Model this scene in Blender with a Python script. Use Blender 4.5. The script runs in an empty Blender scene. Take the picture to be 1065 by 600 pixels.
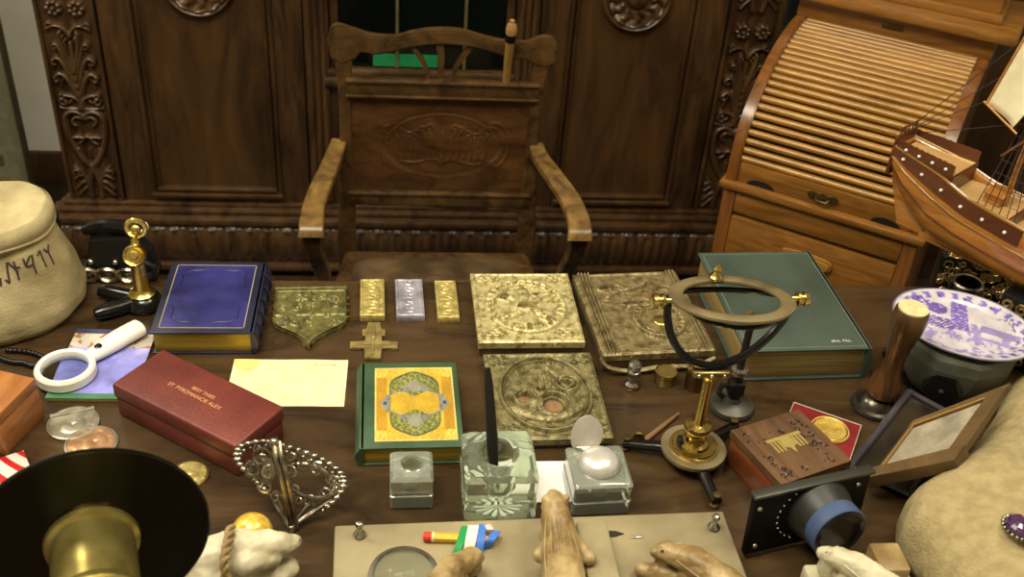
import bpy, bmesh, math, random
import numpy as np
from mathutils import Vector, Matrix
PI = math.pi
rnd = random.Random(7)
S = bpy.context.scene
COL = S.collection
# ------------------------------------------------------------------ camera model
F = 1100.; PITCH = math.radians(34.5); YAW = math.radians(7.2); ROLL = math.radians(4.6); HC = 1.83
fh = Vector((math.sin(YAW), math.cos(YAW), 0)); R0 = Vector((math.cos(YAW), -math.sin(YAW), 0))
FW = fh*math.cos(PITCH)-Vector((0, 0, 1))*math.sin(PITCH); U0 = R0.cross(FW)
RV = R0*math.cos(ROLL)+U0*math.sin(ROLL); UV = U0*math.cos(ROLL)-R0*math.sin(ROLL)
CAM = Vector((0, 0, HC))
def ray(px, py): return FW+RV*((px-532.5)/F)-UV*((py-300)/F)
def P(px, py, z):                       # photo point -> where it stands at height z
    d = ray(px, py); return CAM+d*((z-HC)/d.z)
def PY(px, py, y):                      # photo point -> where it stands at distance y
    d = ray(px, py); return CAM+d*(y/d.y)
cd = bpy.data.cameras.new('camera'); cam = bpy.data.objects.new('camera', cd); COL.objects.link(cam)
cd.sensor_width = 36; cd.lens = 36*F/1065; cd.clip_start = .02
cam.matrix_world = Matrix(((RV.x, UV.x, -FW.x, 0), (RV.y, UV.y, -FW.y, 0), (RV.z, UV.z, -FW.z, HC), (0, 0, 0, 1)))
cd.dof.use_dof = True; cd.dof.focus_distance = 1.62; cd.dof.aperture_fstop = 5.6
S.camera = cam
S.view_settings.view_transform = 'Standard'; S.view_settings.look = 'None'; S.view_settings.exposure = 0; S.view_settings.gamma = 1
# ------------------------------------------------------------------ materials
def lin(v): v /= 255.; return v/12.92 if v <= .04045 else ((v+.055)/1.055)**2.4
def rgb(c): return (lin(c[0]), lin(c[1]), lin(c[2]), 1)
MATS = {}
def mat(name, c1, c2=None, rough=.5, metal=0, scale=20, bump=0, bscale=None, kind='noise', coat=0, stretch=None, trans=0, ior=1.45, emit=None, attr=None, spec=.5, sheen=0, contrast=(.35, .65)):
    if name in MATS: return MATS[name]
    m = bpy.data.materials.new(name); m.use_nodes = True; nt = m.node_tree; N = nt.nodes; L = nt.links
    b = N['Principled BSDF']; c2 = c2 or c1
    b.inputs['Roughness'].default_value = rough; b.inputs['Metallic'].default_value = metal
    b.inputs['Coat Weight'].default_value = coat; b.inputs['Coat Roughness'].default_value = .15
    b.inputs['Transmission Weight'].default_value = trans; b.inputs['IOR'].default_value = ior
    b.inputs['Specular IOR Level'].default_value = spec; b.inputs['Sheen Weight'].default_value = sheen
    tc = N.new('ShaderNodeTexCoord'); mp = N.new('ShaderNodeMapping'); L.new(tc.outputs['Object'], mp.inputs[0])
    if stretch: mp.inputs['Scale'].default_value = stretch
    if kind == 'wood':
        w = N.new('ShaderNodeTexNoise'); w.inputs['Scale'].default_value = scale; w.inputs['Detail'].default_value = 8; w.inputs['Roughness'].default_value = .65; w.inputs['Distortion'].default_value = 1.2
    elif kind == 'voronoi':
        w = N.new('ShaderNodeTexVoronoi'); w.inputs['Scale'].default_value = scale
    elif kind == 'weave':
        w = N.new('ShaderNodeTexWave'); w.inputs['Scale'].default_value = scale; w.inputs['Distortion'].default_value = 2.5; w.inputs['Detail'].default_value = 3
    else:
        w = N.new('ShaderNodeTexNoise'); w.inputs['Scale'].default_value = scale; w.inputs['Detail'].default_value = 6
    L.new(mp.outputs[0], w.inputs['Vector'])
    out = w.outputs['Distance'] if kind == 'voronoi' else w.outputs['Fac']
    cr = N.new('ShaderNodeValToRGB'); cr.color_ramp.elements[0].position = contrast[0]; cr.color_ramp.elements[1].position = contrast[1]
    cr.color_ramp.elements[0].color = rgb(c1); cr.color_ramp.elements[1].color = rgb(c2)
    L.new(out, cr.inputs[0])
    if attr:
        a = N.new('ShaderNodeAttribute'); a.attribute_name = 'Col'
        mx = N.new('ShaderNodeMix'); mx.data_type = 'RGBA'; mx.blend_type = 'MULTIPLY'; mx.inputs[0].default_value = attr
        L.new(a.outputs['Color'], mx.inputs[6]); L.new(cr.outputs[0], mx.inputs[7]); L.new(mx.outputs[2], b.inputs['Base Color'])
    else: L.new(cr.outputs[0], b.inputs['Base Color'])
    if bump:
        bn = N.new('ShaderNodeTexNoise'); bn.inputs['Scale'].default_value = bscale or scale*3; bn.inputs['Detail'].default_value = 5
        L.new(mp.outputs[0], bn.inputs['Vector'])
        bp = N.new('ShaderNodeBump'); bp.inputs['Strength'].default_value = bump; bp.inputs['Distance'].default_value = .002
        L.new(bn.outputs['Fac'], bp.inputs['Height']); L.new(bp.outputs[0], b.inputs['Normal'])
    if emit: b.inputs['Emission Color'].default_value = rgb(emit[0]); b.inputs['Emission Strength'].default_value = emit[1]
    MATS[name] = m; return m
M_table = mat('dark table wood', (42, 30, 18), (78, 59, 37), rough=.24, kind='wood', scale=2.6, stretch=(1.2, 4, 4), bump=.15, bscale=60, contrast=(.34, .66))
M_cab = mat('dark carved walnut', (42, 28, 16), (84, 59, 34), rough=.33, coat=.15, kind='wood', scale=3, stretch=(7, 7, 1.2), bump=.2, bscale=40)
M_cabp = mat('walnut panel', (38, 25, 12), (88, 60, 32), rough=.36, coat=.2, kind='wood', scale=2.4, stretch=(3.5, 3.5, .8), bump=.15, bscale=50, contrast=(.3, .75))
M_chair = mat('brown chair wood', (46, 32, 18), (90, 65, 36), rough=.25, kind='wood', scale=5, stretch=(3, 3, 3), bump=.15, bscale=50)
M_chairp = mat('brown chair panel', (54, 33, 16), (90, 60, 32), rough=.33, kind='wood', scale=5, stretch=(2, 2, 4), bump=.1, bscale=50)
M_arm = mat('chair wood with highlights', (66, 47, 24), (134, 104, 56), rough=.28, kind='wood', scale=5, stretch=(3, 3, 3), bump=.1, bscale=50)  # arm highlights put into a lighter, yellower chair wood
M_seat = mat('worn brown leather', (58, 44, 28), (96, 76, 50), rough=.5, scale=14, bump=.3, bscale=120)
M_oak = mat('golden oak', (104, 66, 24), (146, 100, 44), rough=.3, kind='wood', scale=4, stretch=(1.2, 10, 10), coat=.3, bump=.1)
M_slat = mat('golden oak slats', (128, 88, 34), (172, 126, 56), rough=.25, kind='wood', scale=4, stretch=(1.2, 10, 10), coat=.4, bump=.1)
M_oakd = mat('reddish oak edge', (84, 48, 18), (130, 82, 36), rough=.3, kind='wood', scale=4, stretch=(8, 8, 1.2), coat=.4)
M_bronze = mat('dark bronze', (70, 58, 38), (110, 92, 58), rough=.4, metal=.8, scale=60)
M_wall = mat('pale grey plaster', (222, 219, 206), (230, 227, 215), rough=.9, scale=6, bump=.1)
M_ceil = mat('white ceiling', (225, 222, 212), rough=.9)
M_floor = mat('dark floor boards', (30, 22, 16), (48, 36, 26), rough=.6, kind='wood', scale=3, stretch=(8, 1, 1))
M_black = mat('black enamel', (10, 10, 11), (16, 16, 17), rough=.18, scale=30)
M_blackm = mat('matt black', (14, 13, 12), (24, 22, 20), rough=.5, scale=30, bump=.1)
M_brass = mat('polished brass', (196, 172, 96), (216, 194, 124), rough=.22, metal=1, scale=25)
M_brassd = mat('aged brass', (150, 130, 80), (184, 164, 108), rough=.33, metal=1, scale=30, bump=.15)
M_gold = mat('bright gold', (214, 190, 104), (234, 212, 134), rough=.25, metal=1, scale=40, bump=.2, bscale=150)
M_steel = mat('nickel steel', (170, 168, 160), (205, 202, 195), rough=.25, metal=1, scale=40)
M_silver = mat('tarnished silver', (120, 112, 98), (196, 188, 170), rough=.28, metal=1, scale=60, bump=.2)
M_glass = mat('greenish crystal', (226, 242, 214), (240, 250, 232), rough=.015, trans=.93, ior=1.42, spec=1., coat=.5, scale=30)
M_glass2 = mat('pale crystal', (232, 242, 220), (246, 252, 240), rough=.02, trans=.78, ior=1.42, spec=1., coat=.6, scale=30)
M_lens = mat('clear lens glass', (236, 242, 246), rough=.02, trans=1, ior=1.15)
M_white = mat('white plastic', (226, 222, 210), (232, 228, 216), rough=.3, coat=.3)
M_stone = mat('beige marble', (112, 102, 78), (152, 140, 108), rough=.45, scale=9, bump=.1, bscale=80)
M_bear = mat('carved tan stone', (122, 98, 58), (182, 160, 114), rough=.42, scale=22, bump=.4, bscale=60)
M_bearw = mat('pale carved stone', (166, 156, 126), (208, 200, 172), rough=.42, scale=22, bump=.3, bscale=60)
M_burlap = mat('tan burlap cloth', (146, 131, 92), (166, 150, 110), rough=.9, scale=60, bump=1, bscale=260)
M_sack = mat('off white canvas', (136, 122, 84), (180, 166, 126), rough=.9, scale=12, bump=.6, bscale=220)
M_ink = mat('faded ink', (52, 46, 44), rough=.9)
def paintmat(name, rough=.5, metal=0, bump=0, bscale=100, coat=0, var=((225, 225, 225), (255, 255, 255))):
    return mat(name, var[0], var[1], rough=rough, metal=metal, scale=40, attr=1, bump=bump, bscale=bscale, coat=coat)
# ------------------------------------------------------------------ builders
W = {}
def tag(o, label=None, cat=None, group=None, kind=None):
    if label: o['label'] = label
    if cat: o['category'] = cat
    if group: o['group'] = group
    if kind: o['kind'] = kind
    return o
def axes(o, X, Y):                       # matrix with given origin, x dir and approximate y dir
    X = Vector(X).normalized(); Y = Vector(Y); Z = X.cross(Y).normalized(); Y = Z.cross(X)
    return Matrix(((X.x, Y.x, Z.x, o[0]), (X.y, Y.y, Z.y, o[1]), (X.z, Y.z, Z.z, o[2]), (0, 0, 0, 1)))
def TR(x=0, y=0, z=0, rz=0): return Matrix.Translation((x, y, z)) @ Matrix.Rotation(rz, 4, 'Z')
def RX(a): return Matrix.Rotation(a, 4, 'X')
def RY(a): return Matrix.Rotation(a, 4, 'Y')
def RZ(a): return Matrix.Rotation(a, 4, 'Z')
def thing(name, M, label, cat, group=None):
    if not isinstance(M, Matrix): M = Matrix.Translation(M)
    o = bpy.data.objects.new(name, None); o.empty_display_size = .02; COL.objects.link(o); o.matrix_world = M; W[o] = M
    return tag(o, label, cat, group)
class MB:
    def __init__(s): s.bm = bmesh.new()
    def _x(s, vs, M):
        if M is not None: bmesh.ops.transform(s.bm, matrix=M, verts=vs)
    def box(s, x0, x1, y0, y1, z0, z1, bev=0, M=None, seg=2):
        r = bmesh.ops.create_cube(s.bm, size=1); vs = r['verts']
        for v in vs: v.co = Vector(((x0+x1)/2+v.co.x*(x1-x0), (y0+y1)/2+v.co.y*(y1-y0), (z0+z1)/2+v.co.z*(z1-z0)))
        if bev:
            es = list({e for v in vs for e in v.link_edges})
            r = bmesh.ops.bevel(s.bm, geom=es, offset=bev, segments=seg, affect='EDGES', profile=.5)
            vs = list({v for f in r['faces'] for v in f.verts} | {v for v in vs if v.is_valid})
            # include all connected
            vs = s._conn(vs)
        s._x(vs, M); return s
    def _conn(s, vs):
        seen = set(vs); st = list(vs)
        while st:
            v = st.pop()
            for e in v.link_edges:
                o = e.other_vert(v)
                if o not in seen: seen.add(o); st.append(o)
        return list(seen)
    def lathe(s, prof, n=32, M=None, closed=False, ang=2*PI, sx=1, sy=1, ph=0):
        rings = []; vs = []
        for (r, z) in prof:
            if r < 1e-6: v = s.bm.verts.new((0, 0, z)); rings.append([v]); vs.append(v)
            else:
                ring = [s.bm.verts.new((r*sx*math.cos(ph+ang*i/n), r*sy*math.sin(ph+ang*i/n), z)) for i in range(n)]; rings.append(ring); vs += ring
        prs = list(zip(rings, rings[1:]))
        if closed: prs.append((rings[-1], rings[0]))
        for a, b in prs:
            for i in range(n):
                j = (i+1) % n
                if len(a) == 1 and len(b) == 1: continue
                if len(a) == 1: s.bm.faces.new((a[0], b[i], b[j]))
                elif len(b) == 1: s.bm.faces.new((a[i], a[j], b[0]))
                else: s.bm.faces.new((a[i], a[j], b[j], b[i]))
        s._x(vs, M); return s
    def cyl(s, r, z0, z1, n=32, M=None, bev=.0):
        b = min(bev, r*.5)
        p = [(0, z0), (r-b, z0), (r, z0+b), (r, z1-b), (r-b, z1), (0, z1)] if b else [(0, z0), (r, z0), (r, z1), (0, z1)]
        return s.lathe(p, n, M)
    def tube(s, pts, r, n=8, M=None, loop=False, flat=1., up=None):
        pts = [Vector(p) for p in pts]; k = len(pts); rr = r if isinstance(r, (list, tuple)) else [r]*k
        rings = []; vs = []; prevN = None
        for i, p in enumerate(pts):
            a = pts[i-1] if (i > 0 or loop) else p; b = pts[(i+1) % k] if (i < k-1 or loop) else p
            t = (b-a).normalized()
            if prevN is None:
                u = Vector(up) if up else (Vector((0, 0, 1)) if abs(t.z) < .9 else Vector((1, 0, 0)))
            else: u = prevN
            nn = (u-t*u.dot(t)).normalized(); bb = t.cross(nn); prevN = nn
            ring = [s.bm.verts.new(p+nn*(rr[i]*flat*math.cos(2*PI*j/n))+bb*(rr[i]*math.sin(2*PI*j/n))) for j in range(n)]
            rings.append(ring); vs += ring
        prs = list(zip(rings, rings[1:]))
        if loop: prs.append((rings[-1], rings[0]))
        for a, b in prs:
            for j in range(n):
                q = (j+1) % n; s.bm.faces.new((a[j], a[q], b[q], b[j]))
        if not loop: s.bm.faces.new(rings[0][::-1]); s.bm.faces.new(rings[-1])
        s._x(vs, M); return s
    def strip(s, pts, w, t, across, M=None):     # rounded rectangular section, width along `across`
        pts = [Vector(p) for p in pts]; k = len(pts); ww = w if isinstance(w, list) else [w]*k; tt = t if isinstance(t, list) else [t]*k; rings = []; vs = []
        for i, p in enumerate(pts):
            tg = (pts[min(i+1, k-1)]-pts[max(i-1, 0)]).normalized(); a = Vector(across); a = (a-tg*a.dot(tg)).normalized(); b = tg.cross(a)
            W_, T_ = ww[i], tt[i]; c_ = min(W_, T_)*.3
            ring = [s.bm.verts.new(p+a*x+b*y) for x, y in ((W_, -T_+c_), (W_, T_-c_), (W_-c_, T_), (-W_+c_, T_), (-W_, T_-c_), (-W_, -T_+c_), (-W_+c_, -T_), (W_-c_, -T_))]; rings.append(ring); vs += ring
        for a, b in zip(rings, rings[1:]):
            for j in range(8): s.bm.faces.new((a[j], a[(j+1) % 8], b[(j+1) % 8], b[j]))
        s.bm.faces.new(rings[0][::-1]); s.bm.faces.new(rings[-1]); s._x(vs, M); return s
    def sphere(s, c, r, M=None, u=24, v=16, sc=(1, 1, 1), R=None):
        g = bmesh.ops.create_uvsphere(s.bm, u_segments=u, v_segments=v, radius=r); vs = g['verts']
        m = Matrix.Translation(c) @ (R or Matrix()) @ Matrix.Diagonal((*sc, 1))
        bmesh.ops.transform(s.bm, matrix=m, verts=vs); s._x(vs, M); return s
    def prism(s, out, h0, h1, M=None, bev=0):         # outline in xy extruded from z h0 to h1
        lo = [s.bm.verts.new((p[0], p[1], h0)) for p in out]; hi = [s.bm.verts.new((p[0], p[1], h1)) for p in out]
        n = len(out); f1 = s.bm.faces.new(lo[::-1]); f2 = s.bm.faces.new(hi)
        for i in range(n): s.bm.faces.new((lo[i], lo[(i+1) % n], hi[(i+1) % n], hi[i]))
        s._x(lo+hi, M)
        if bev:
            es = [e for e in f2.edges]+[e for e in f1.edges]
            bmesh.ops.bevel(s.bm, geom=es, offset=bev, segments=2, affect='EDGES', clamp_overlap=True)
        return s
    def warp(s, fn):
        for v in s.bm.verts: v.co = fn(v.co.x, v.co.y, v.co.z)
        return s
    def grid(s, X, Y, Z, M=None, base=None):          # closed relief when base is given
        ny, nx = X.shape; V = [[s.bm.verts.new((X[j, i], Y[j, i], Z[j, i])) for i in range(nx)] for j in range(ny)]; vs = [v for r in V for v in r]
        for j in range(ny-1):
            for i in range(nx-1): s.bm.faces.new((V[j][i], V[j][i+1], V[j+1][i+1], V[j+1][i]))
        if base is not None:
            loop = [V[0][i] for i in range(nx)]+[V[j][nx-1] for j in range(1, ny)]+[V[ny-1][i] for i in range(nx-2, -1, -1)]+[V[j][0] for j in range(ny-2, 0, -1)]
            B = [s.bm.verts.new((v.co.x, v.co.y, base)) for v in loop]; vs += B; k = len(loop)
            for i in range(k): s.bm.faces.new((loop[(i+1) % k], loop[i], B[i], B[(i+1) % k]))
            s.bm.faces.new(B[::-1])
        s._x(vs, M); return s
    def build(s, name, m, parent=None, M=None, local=True, smooth=True, angle=35, **kw):
        bmesh.ops.recalc_face_normals(s.bm, faces=s.bm.faces)
        me = bpy.data.meshes.new(name)
        if smooth:
            for f in s.bm.faces: f.smooth = True
            ca = math.radians(angle)
            for e in s.bm.edges:
                if len(e.link_faces) == 2 and e.calc_face_angle(0) > ca: e.smooth = False
        s.bm.to_mesh(me); s.bm.free(); me.materials.append(m)
        o = bpy.data.objects.new(name, me); COL.objects.link(o)
        if parent is not None:
            if not local: me.transform(W[parent].inverted())
            o.parent = parent; W[o] = W[parent]
            if M is not None: o.matrix_local = M; W[o] = W[parent] @ M
        else:
            if M is not None: o.matrix_world = M
            W[o] = M or Matrix()
        if kw: tag(o, **kw)
        return o
def mod_remesh(o, vox, sm=4):
    r = o.modifiers.new('remesh', 'REMESH'); r.mode = 'VOXEL'; r.voxel_size = vox; r.use_smooth_shade = True
    q = o.modifiers.new('smooth', 'SMOOTH'); q.iterations = sm; q.factor = .6
def paint(o, fn):                         # fn(x,y,z arrays)->(n,3) sRGB 0..255
    me = o.data; n = len(me.vertices); co = np.empty(n*3); me.vertices.foreach_get('co', co); co = co.reshape(-1, 3)
    c = np.asarray(fn(co[:, 0], co[:, 1], co[:, 2]), float)/255.
    c = np.where(c <= .04045, c/12.92, ((c+.055)/1.055)**2.4)
    a = me.color_attributes.new('Col', 'FLOAT_COLOR', 'POINT'); a.data.foreach_set('color', np.concatenate([c, np.ones((n, 1))], 1).ravel())
def text(body, size, parent, M, m, name='lettering', depth=.0002, align='CENTER'):
    cu = bpy.data.curves.new(name, 'FONT'); cu.body = body; cu.size = size; cu.extrude = depth; cu.align_x = align; cu.align_y = 'CENTER'
    o = bpy.data.objects.new(name, cu); COL.objects.link(o)
    bpy.context.view_layer.update(); dg = bpy.context.evaluated_depsgraph_get()
    me = bpy.data.meshes.new_from_object(o.evaluated_get(dg)); bpy.data.objects.remove(o)
    me.materials.clear(); me.materials.append(m)
    t = bpy.data.objects.new(name, me); COL.objects.link(t); t.parent = parent; t.matrix_local = M; W[t] = W[parent] @ M; return t
# --- numeric helpers
def fbm(X, Y, f, seed=0, oct=4):
    r = np.random.RandomState(seed); Z = np.zeros_like(X); a = 1.; tot = 0
    for o in range(oct):
        for k in range(4):
            th = r.rand()*2*PI; p = r.rand()*2*PI; ff = f*(2**o)*(.7+.6*r.rand())
            Z += a*np.sin(ff*(X*math.cos(th)+Y*math.sin(th))+p+1.5*np.sin(ff*.6*(X*math.sin(th)-Y*math.cos(th))+p*2))*.25
        tot += a; a *= .6
    return Z/tot
def strokes(X, Y, st, cap=None):
    H = np.zeros_like(X)
    for pts, w0, w1, h in st:
        k = len(pts)-1
        for i in range(k):
            ax, ay = pts[i]; bx, by = pts[i+1]; dx, dy = bx-ax, by-ay; L2 = dx*dx+dy*dy+1e-12
            w = w0+(w1-w0)*(i+.5)/k
            t = np.clip(((X-ax)*dx+(Y-ay)*dy)/L2, 0, 1); d = np.hypot(X-ax-t*dx, Y-ay-t*dy)/w
            H = np.maximum(H, h*np.sqrt(np.clip(1-d*d, 0, 1)))
    return H
def arc(cx, cy, r, a0, a1, n=14, r1=None, ey=1.):
    r1 = r if r1 is None else r1
    return [(cx+(r+(r1-r)*i/n)*math.cos(math.radians(a0+(a1-a0)*i/n)), cy+ey*(r+(r1-r)*i/n)*math.sin(math.radians(a0+(a1-a0)*i/n))) for i in range(n+1)]
def bez(a, b, c, d, n=12):
    o = []
    for i in range(n+1):
        t = i/n; u = 1-t; o.append(tuple(u**3*a[k]+3*u*u*t*b[k]+3*u*t*t*c[k]+t**3*d[k] for k in range(len(a))))
    return o
def cat(pts, n=6, loop=False):            # catmull-rom
    P_ = [np.array(p, float) for p in pts]; k = len(P_); o = []
    for i in range(k if loop else k-1):
        p0 = P_[(i-1) % k] if (loop or i) else P_[0]; p1 = P_[i]; p2 = P_[(i+1) % k]; p3 = P_[(i+2) % k] if (loop or i < k-2) else P_[-1]
        for j in range(n):
            t = j/n; o.append(tuple(.5*((2*p1)+(-p0+p2)*t+(2*p0-5*p1+4*p2-p3)*t*t+(-p0+3*p1-3*p2+p3)*t**3)))
    if not loop: o.append(tuple(P_[-1]))
    return o
def mir(st): return st+[([(-x, y) for x, y in p], a, b, h) for p, a, b, h in st]
def gridxy(x0, x1, y0, y1, nx, ny): return np.meshgrid(np.linspace(x0, x1, nx), np.linspace(y0, y1, ny))
def fit(px, z):                           # four photo corners (back left, back right, front right, front left) of a flat top
    q = [P(x, y, z) for x, y in px]; c = sum(q, Vector())/4
    ux = (q[1]-q[0]+q[2]-q[3]); uy = (q[0]-q[3]+q[1]-q[2]); a = math.atan2(ux.y, ux.x); b = math.atan2(uy.y, uy.x)-PI/2
    b = (b+PI) % (2*PI)-PI; an = (a+b)/2
    return c, ux.length/2, uy.length/2, an
TT = .76                                  # table top height
VERT = Matrix(((1, 0, 0, 0), (0, 0, -1, 0), (0, 1, 0, 0), (0, 0, 0, 1)))   # local xy plane stood upright, relief towards the viewer
# ------------------------------------------------------------------ room
def struct(name, mb, m): return tag(mb.build(name, m), kind='structure')
struct('floor', MB().box(-3, 3.2, -2.2, 3.4, -.1, 0), M_floor)
struct('wall_back', MB().box(-3, 3.2, 3.25, 3.35, 0, 3.1), M_wall)
struct('wall_left', MB().box(-3.1, -3, -2.2, 3.35, 0, 3.1), M_wall)
struct('wall_right', MB().box(3.2, 3.3, -2.2, 3.35, 0, 3.1), M_wall)
struct('wall_front', MB().box(-3, 3.2, -2.3, -2.2, 0, 3.1), M_wall)
struct('ceiling', MB().box(-3.1, 3.3, -2.3, 3.35, 3.1, 3.2), M_ceil)
struct('baseboard_back', MB().box(-3, 3.2, 3.23, 3.25, 0, .12, .004), M_cab)

# ------------------------------------------------------------------ carved cabinet
YF = 2.65
def build_cabinet():
    xl = -.925; xr = 1.005; cx = .04; zl = .30
    cab = thing('carved_cabinet', (cx, 2.9, 0), 'tall dark walnut cabinet with carved pilasters and glazed middle, behind the armchair', 'cabinet')
    b = MB(); b.box(xl+.01, xr-.01, YF+.03, 3.2, .0, 2.25)
    b.build('body', M_cab, cab, local=False)
    # plinth with carved gadroon band
    X, Y = gridxy(xl-.045, xr+.045, 0, .155, 520, 34)
    lob = .052; u = ((X-xl) % lob)/lob-.5; v = Y/.155
    bul = np.sqrt(np.clip(1-((v-.5)/.62)**2, 0, 1))*.05
    leaf = .007*np.sqrt(np.clip(1-(u/.5)**2, 0, 1))*(.4+.6*v)
    sc = .008*(np.hypot(u*lob, Y-.15-.0) < .0001)
    edge = .008*((v > .93-.07*np.abs(np.cos(PI*u))**2)).astype(float)
    vein = -.005*np.exp(-(u*lob/.006)**2)*(v < .8)
    Z = bul+leaf*(v < .9)+vein+edge*.7+.002*fbm(X, Y, 90, 3)
    m = MB(); m.grid(X, Y, Z+.01, M=Matrix.Translation((0, YF+.005, .108)) @ Matrix.Diagonal((1, 1, .83, 1)) @ VERT, base=-.03)
    m.build('carved_base_band', M_cab, cab, local=False)
    m = MB()
    m.box(xl-.05, xr+.05, YF-.045, 3.2, .0, .06, .006); m.box(xl-.055, xr+.055, YF-.06, 3.2, .085, .110, .01)
    m.build('plinth', M_cab, cab, local=False)
    m = MB()
    m.box(xl-.05, xr+.05, YF-.055, YF+.04, .236, .256, .004, seg=2); m.box(xl-.03, xr+.03, YF-.03, YF+.04, .256, .272, .006)
    m.box(xl-.015, xr+.015, YF-.012, YF+.04, .272, .284, .004)
    m.build('base_moulding', M_cab, cab, local=False)
    # carved pilasters
    def pil(x0, x1, seed, name):
        w = x1-x0; h = 1.3; hw = w/2
        X, Y = gridxy(-hw, hw, 0, h, 96, 760)
        st = []
        def motif(o):
            s_ = []
            # lyre with crossing limbs
            s_.append((bez((-.002, o+.095), (.034, o+.13), (.052, o+.18), (.050, o+.235)), .009, .010, .016))
            s_.append((arc(.024, o+.238, .025, 0, 165, 12), .009, .007, .017))
            s_.append((arc(.018, o+.232, .017, 150, -60, 10, r1=.010), .005, .006, .015))
            s_.append((bez((.0, o+.10), (.010, o+.065), (.020, o+.03), (.012, o+.004)), .010, .009, .016))
            for a0, b0, w_ in (((.030, .075), (.052, .060), .008), ((.028, .055), (.050, .030), .010), ((.030, .030), (.048, .008), .008), ((.034, .085), (.046, .098), .006)):
                s_.append((bez((.016, o+.045), (a0[0]-.008, o+a0[1]), (a0[0], o+a0[1]+.004), (b0[0], o+b0[1])), w_, .004, .014))
            s_.append((arc(.042, o+.080, .011, -40, 250, 10, r1=.005), .0045, .004, .016))
            s_.append((bez((.001, o+.190), (.010, o+.180), (.020, o+.192), (.034, o+.186)), .007, .005, .015)); s_.append((bez((.006, o+.186), (.012, o+.172), (.022, o+.172), (.026, o+.165)), .006, .003, .013)); s_.append((arc(.030, o+.150, .003, 0, 360, 6), .006, .006, .013))
            s_.append(([(0, o+.128), (0, o+.150)], .006, .003, .012))
            # acanthus fan
            s_.append((bez((0, o+.275), (.003, o+.33), (.002, o+.40), (0, o+.455)), .013, .005, .017))
            for k, (ex, ey, cy, w_) in enumerate(((.047, .312, .305, .010), (.051, .362, .385, .014), (.049, .408, .430, .014), (.040, .452, .462, .012), (.022, .482, .475, .010))):
                A_ = (.003, o+.290+.022*k); s_.append((bez(A_, (.014, o+.31+.03*k), (.030, o+cy+.004), (ex, o+ey)), w_*.7, w_*.55, .017+.002*k))
                s_.append((bez((.5*ex, o+cy-.012), (.65*ex, o+cy-.022), (.8*ex, o+ey-.024), (.86*ex, o+ey-.032)), .006, .003, .012))
                s_.append((arc(ex-.004, o+ey-.006, .009, 80, -150, 8, r1=.004), .0055, .004, .020))
            s_.append((arc(.042, o+.292, .012, 100, -250, 12, r1=.004), .0055, .005, .017))
            s_.append((bez((0, o+.268), (.02, o+.275), (.04, o+.268), (.054, o+.275)), .006, .005, .014))
            # scroll and flowers
            s_.append((bez((0, o+.470), (.010, o+.500), (.030, o+.508), (.053, o+.490)), .007, .004, .015)); s_.append((arc(.044, o+.500, .009, -60, 200, 8, r1=.005), .004, .004, .015))
            for a in range(0, 360, 51):
                fx, fy = .027+.015*math.cos(math.radians(a)), o+.545+.015*math.sin(math.radians(a)); s_.append(([(fx, fy), (fx+.001, fy)], .0085, .008, .017))
            s_.append(([(.027, o+.545), (.0271, o+.545)], .007, .007, .022))
            return s_
        st = motif(.0)+motif(.60)
        Z = strokes(X, Y, mir(st))+.0012*fbm(X, Y, 160, seed)
        fr = (np.abs(X) > hw-.008); Z = np.where(fr, .016, Z)
        m = MB(); m.grid(X, Y, Z, M=Matrix.Translation(((x0+x1)/2, YF+.012, .288)) @ VERT, base=-.03)
        m.build(name, M_cab, cab, local=False)
    pil(xl+.005, xl+.15, 1, 'carved_pilaster'); pil(xr-.15, xr-.005, 2, 'carved_pilaster')
    # doors: left and right
    def door(x0, x1, side):
        d = MB(); z0, z1 = .272, 1.9; sw = .075; yb = YF+.028; yf = YF+.002
        d.box(x0, x0+sw, yf, yb, z0-.015, z1, .003); d.box(x1-sw, x1, yf, yb, z0-.015, z1, .003); d.box(x0+sw, x1-sw, yf+.001, yb, z0-.015, z0+.035, .002); d.box(x0+sw, x1-sw, yf+.001, yb, z1-.06, z1, .002)
        do = d.build('door', M_cab, cab, local=False)
        p = MB(); p.box(x0+sw-.01, x1-sw+.01, YF+.014, YF+.03, z0, z1-.03)
        # moulding strips of the panel
        a0, a1 = x0+sw, x1-sw
        for k, (o_, t_, yy) in enumerate(((0, .011, YF-.004), (.016, .009, YF+.004))):
            p.box(a0+o_, a0+o_+t_, yy, YF+.02, z0+.03, z1-.06, .003); p.box(a1-o_-t_, a1-o_, yy, YF+.02, z0+.03, z1-.06, .003)
            p.box(a0+o_, a1-o_, yy-.010, YF+.02, z0+.03+o_, z0+.03+o_+t_, .002)
        p.build('door_panel', M_cabp, do, local=False)
        # medallion
        mx = (x0+x1)/2; mz = PY(688, 37, YF).z+.098
        n = 96; nr = 40; th = np.linspace(0, 2*PI, n+1)[:-1]; rr = np.linspace(.0, .098, nr)
        m = MB(); RR, TH = np.meshgrid(rr, th, indexing='ij')
        H = .018*np.exp(-((RR-.085)/.008)**2)+.02*np.sqrt(np.clip(1-(RR/.03)**2, 0, 1))+(.012*np.abs(np.cos(6*TH+.4*np.sin(RR*200)))+.006)*((RR > .036) & (RR < .076))+.004
        H[-1, :] = -.01
        vs = [[m.bm.verts.new((mx+RR[i, j]*math.cos(TH[i, j]), YF+.014-H[i, j], mz+RR[i, j]*math.sin(TH[i, j]))) for j in range(n)] for i in range(1, nr)]
        c0 = m.bm.verts.new((mx, YF+.014-H[0, 0], mz))
        for j in range(n): m.bm.faces.new((c0, vs[0][j], vs[0][(j+1) % n]))
        for i in range(nr-2):
            for j in range(n): m.bm.faces.new((vs[i][j], vs[i+1][j], vs[i+1][(j+1) % n], vs[i][(j+1) % n]))
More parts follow.
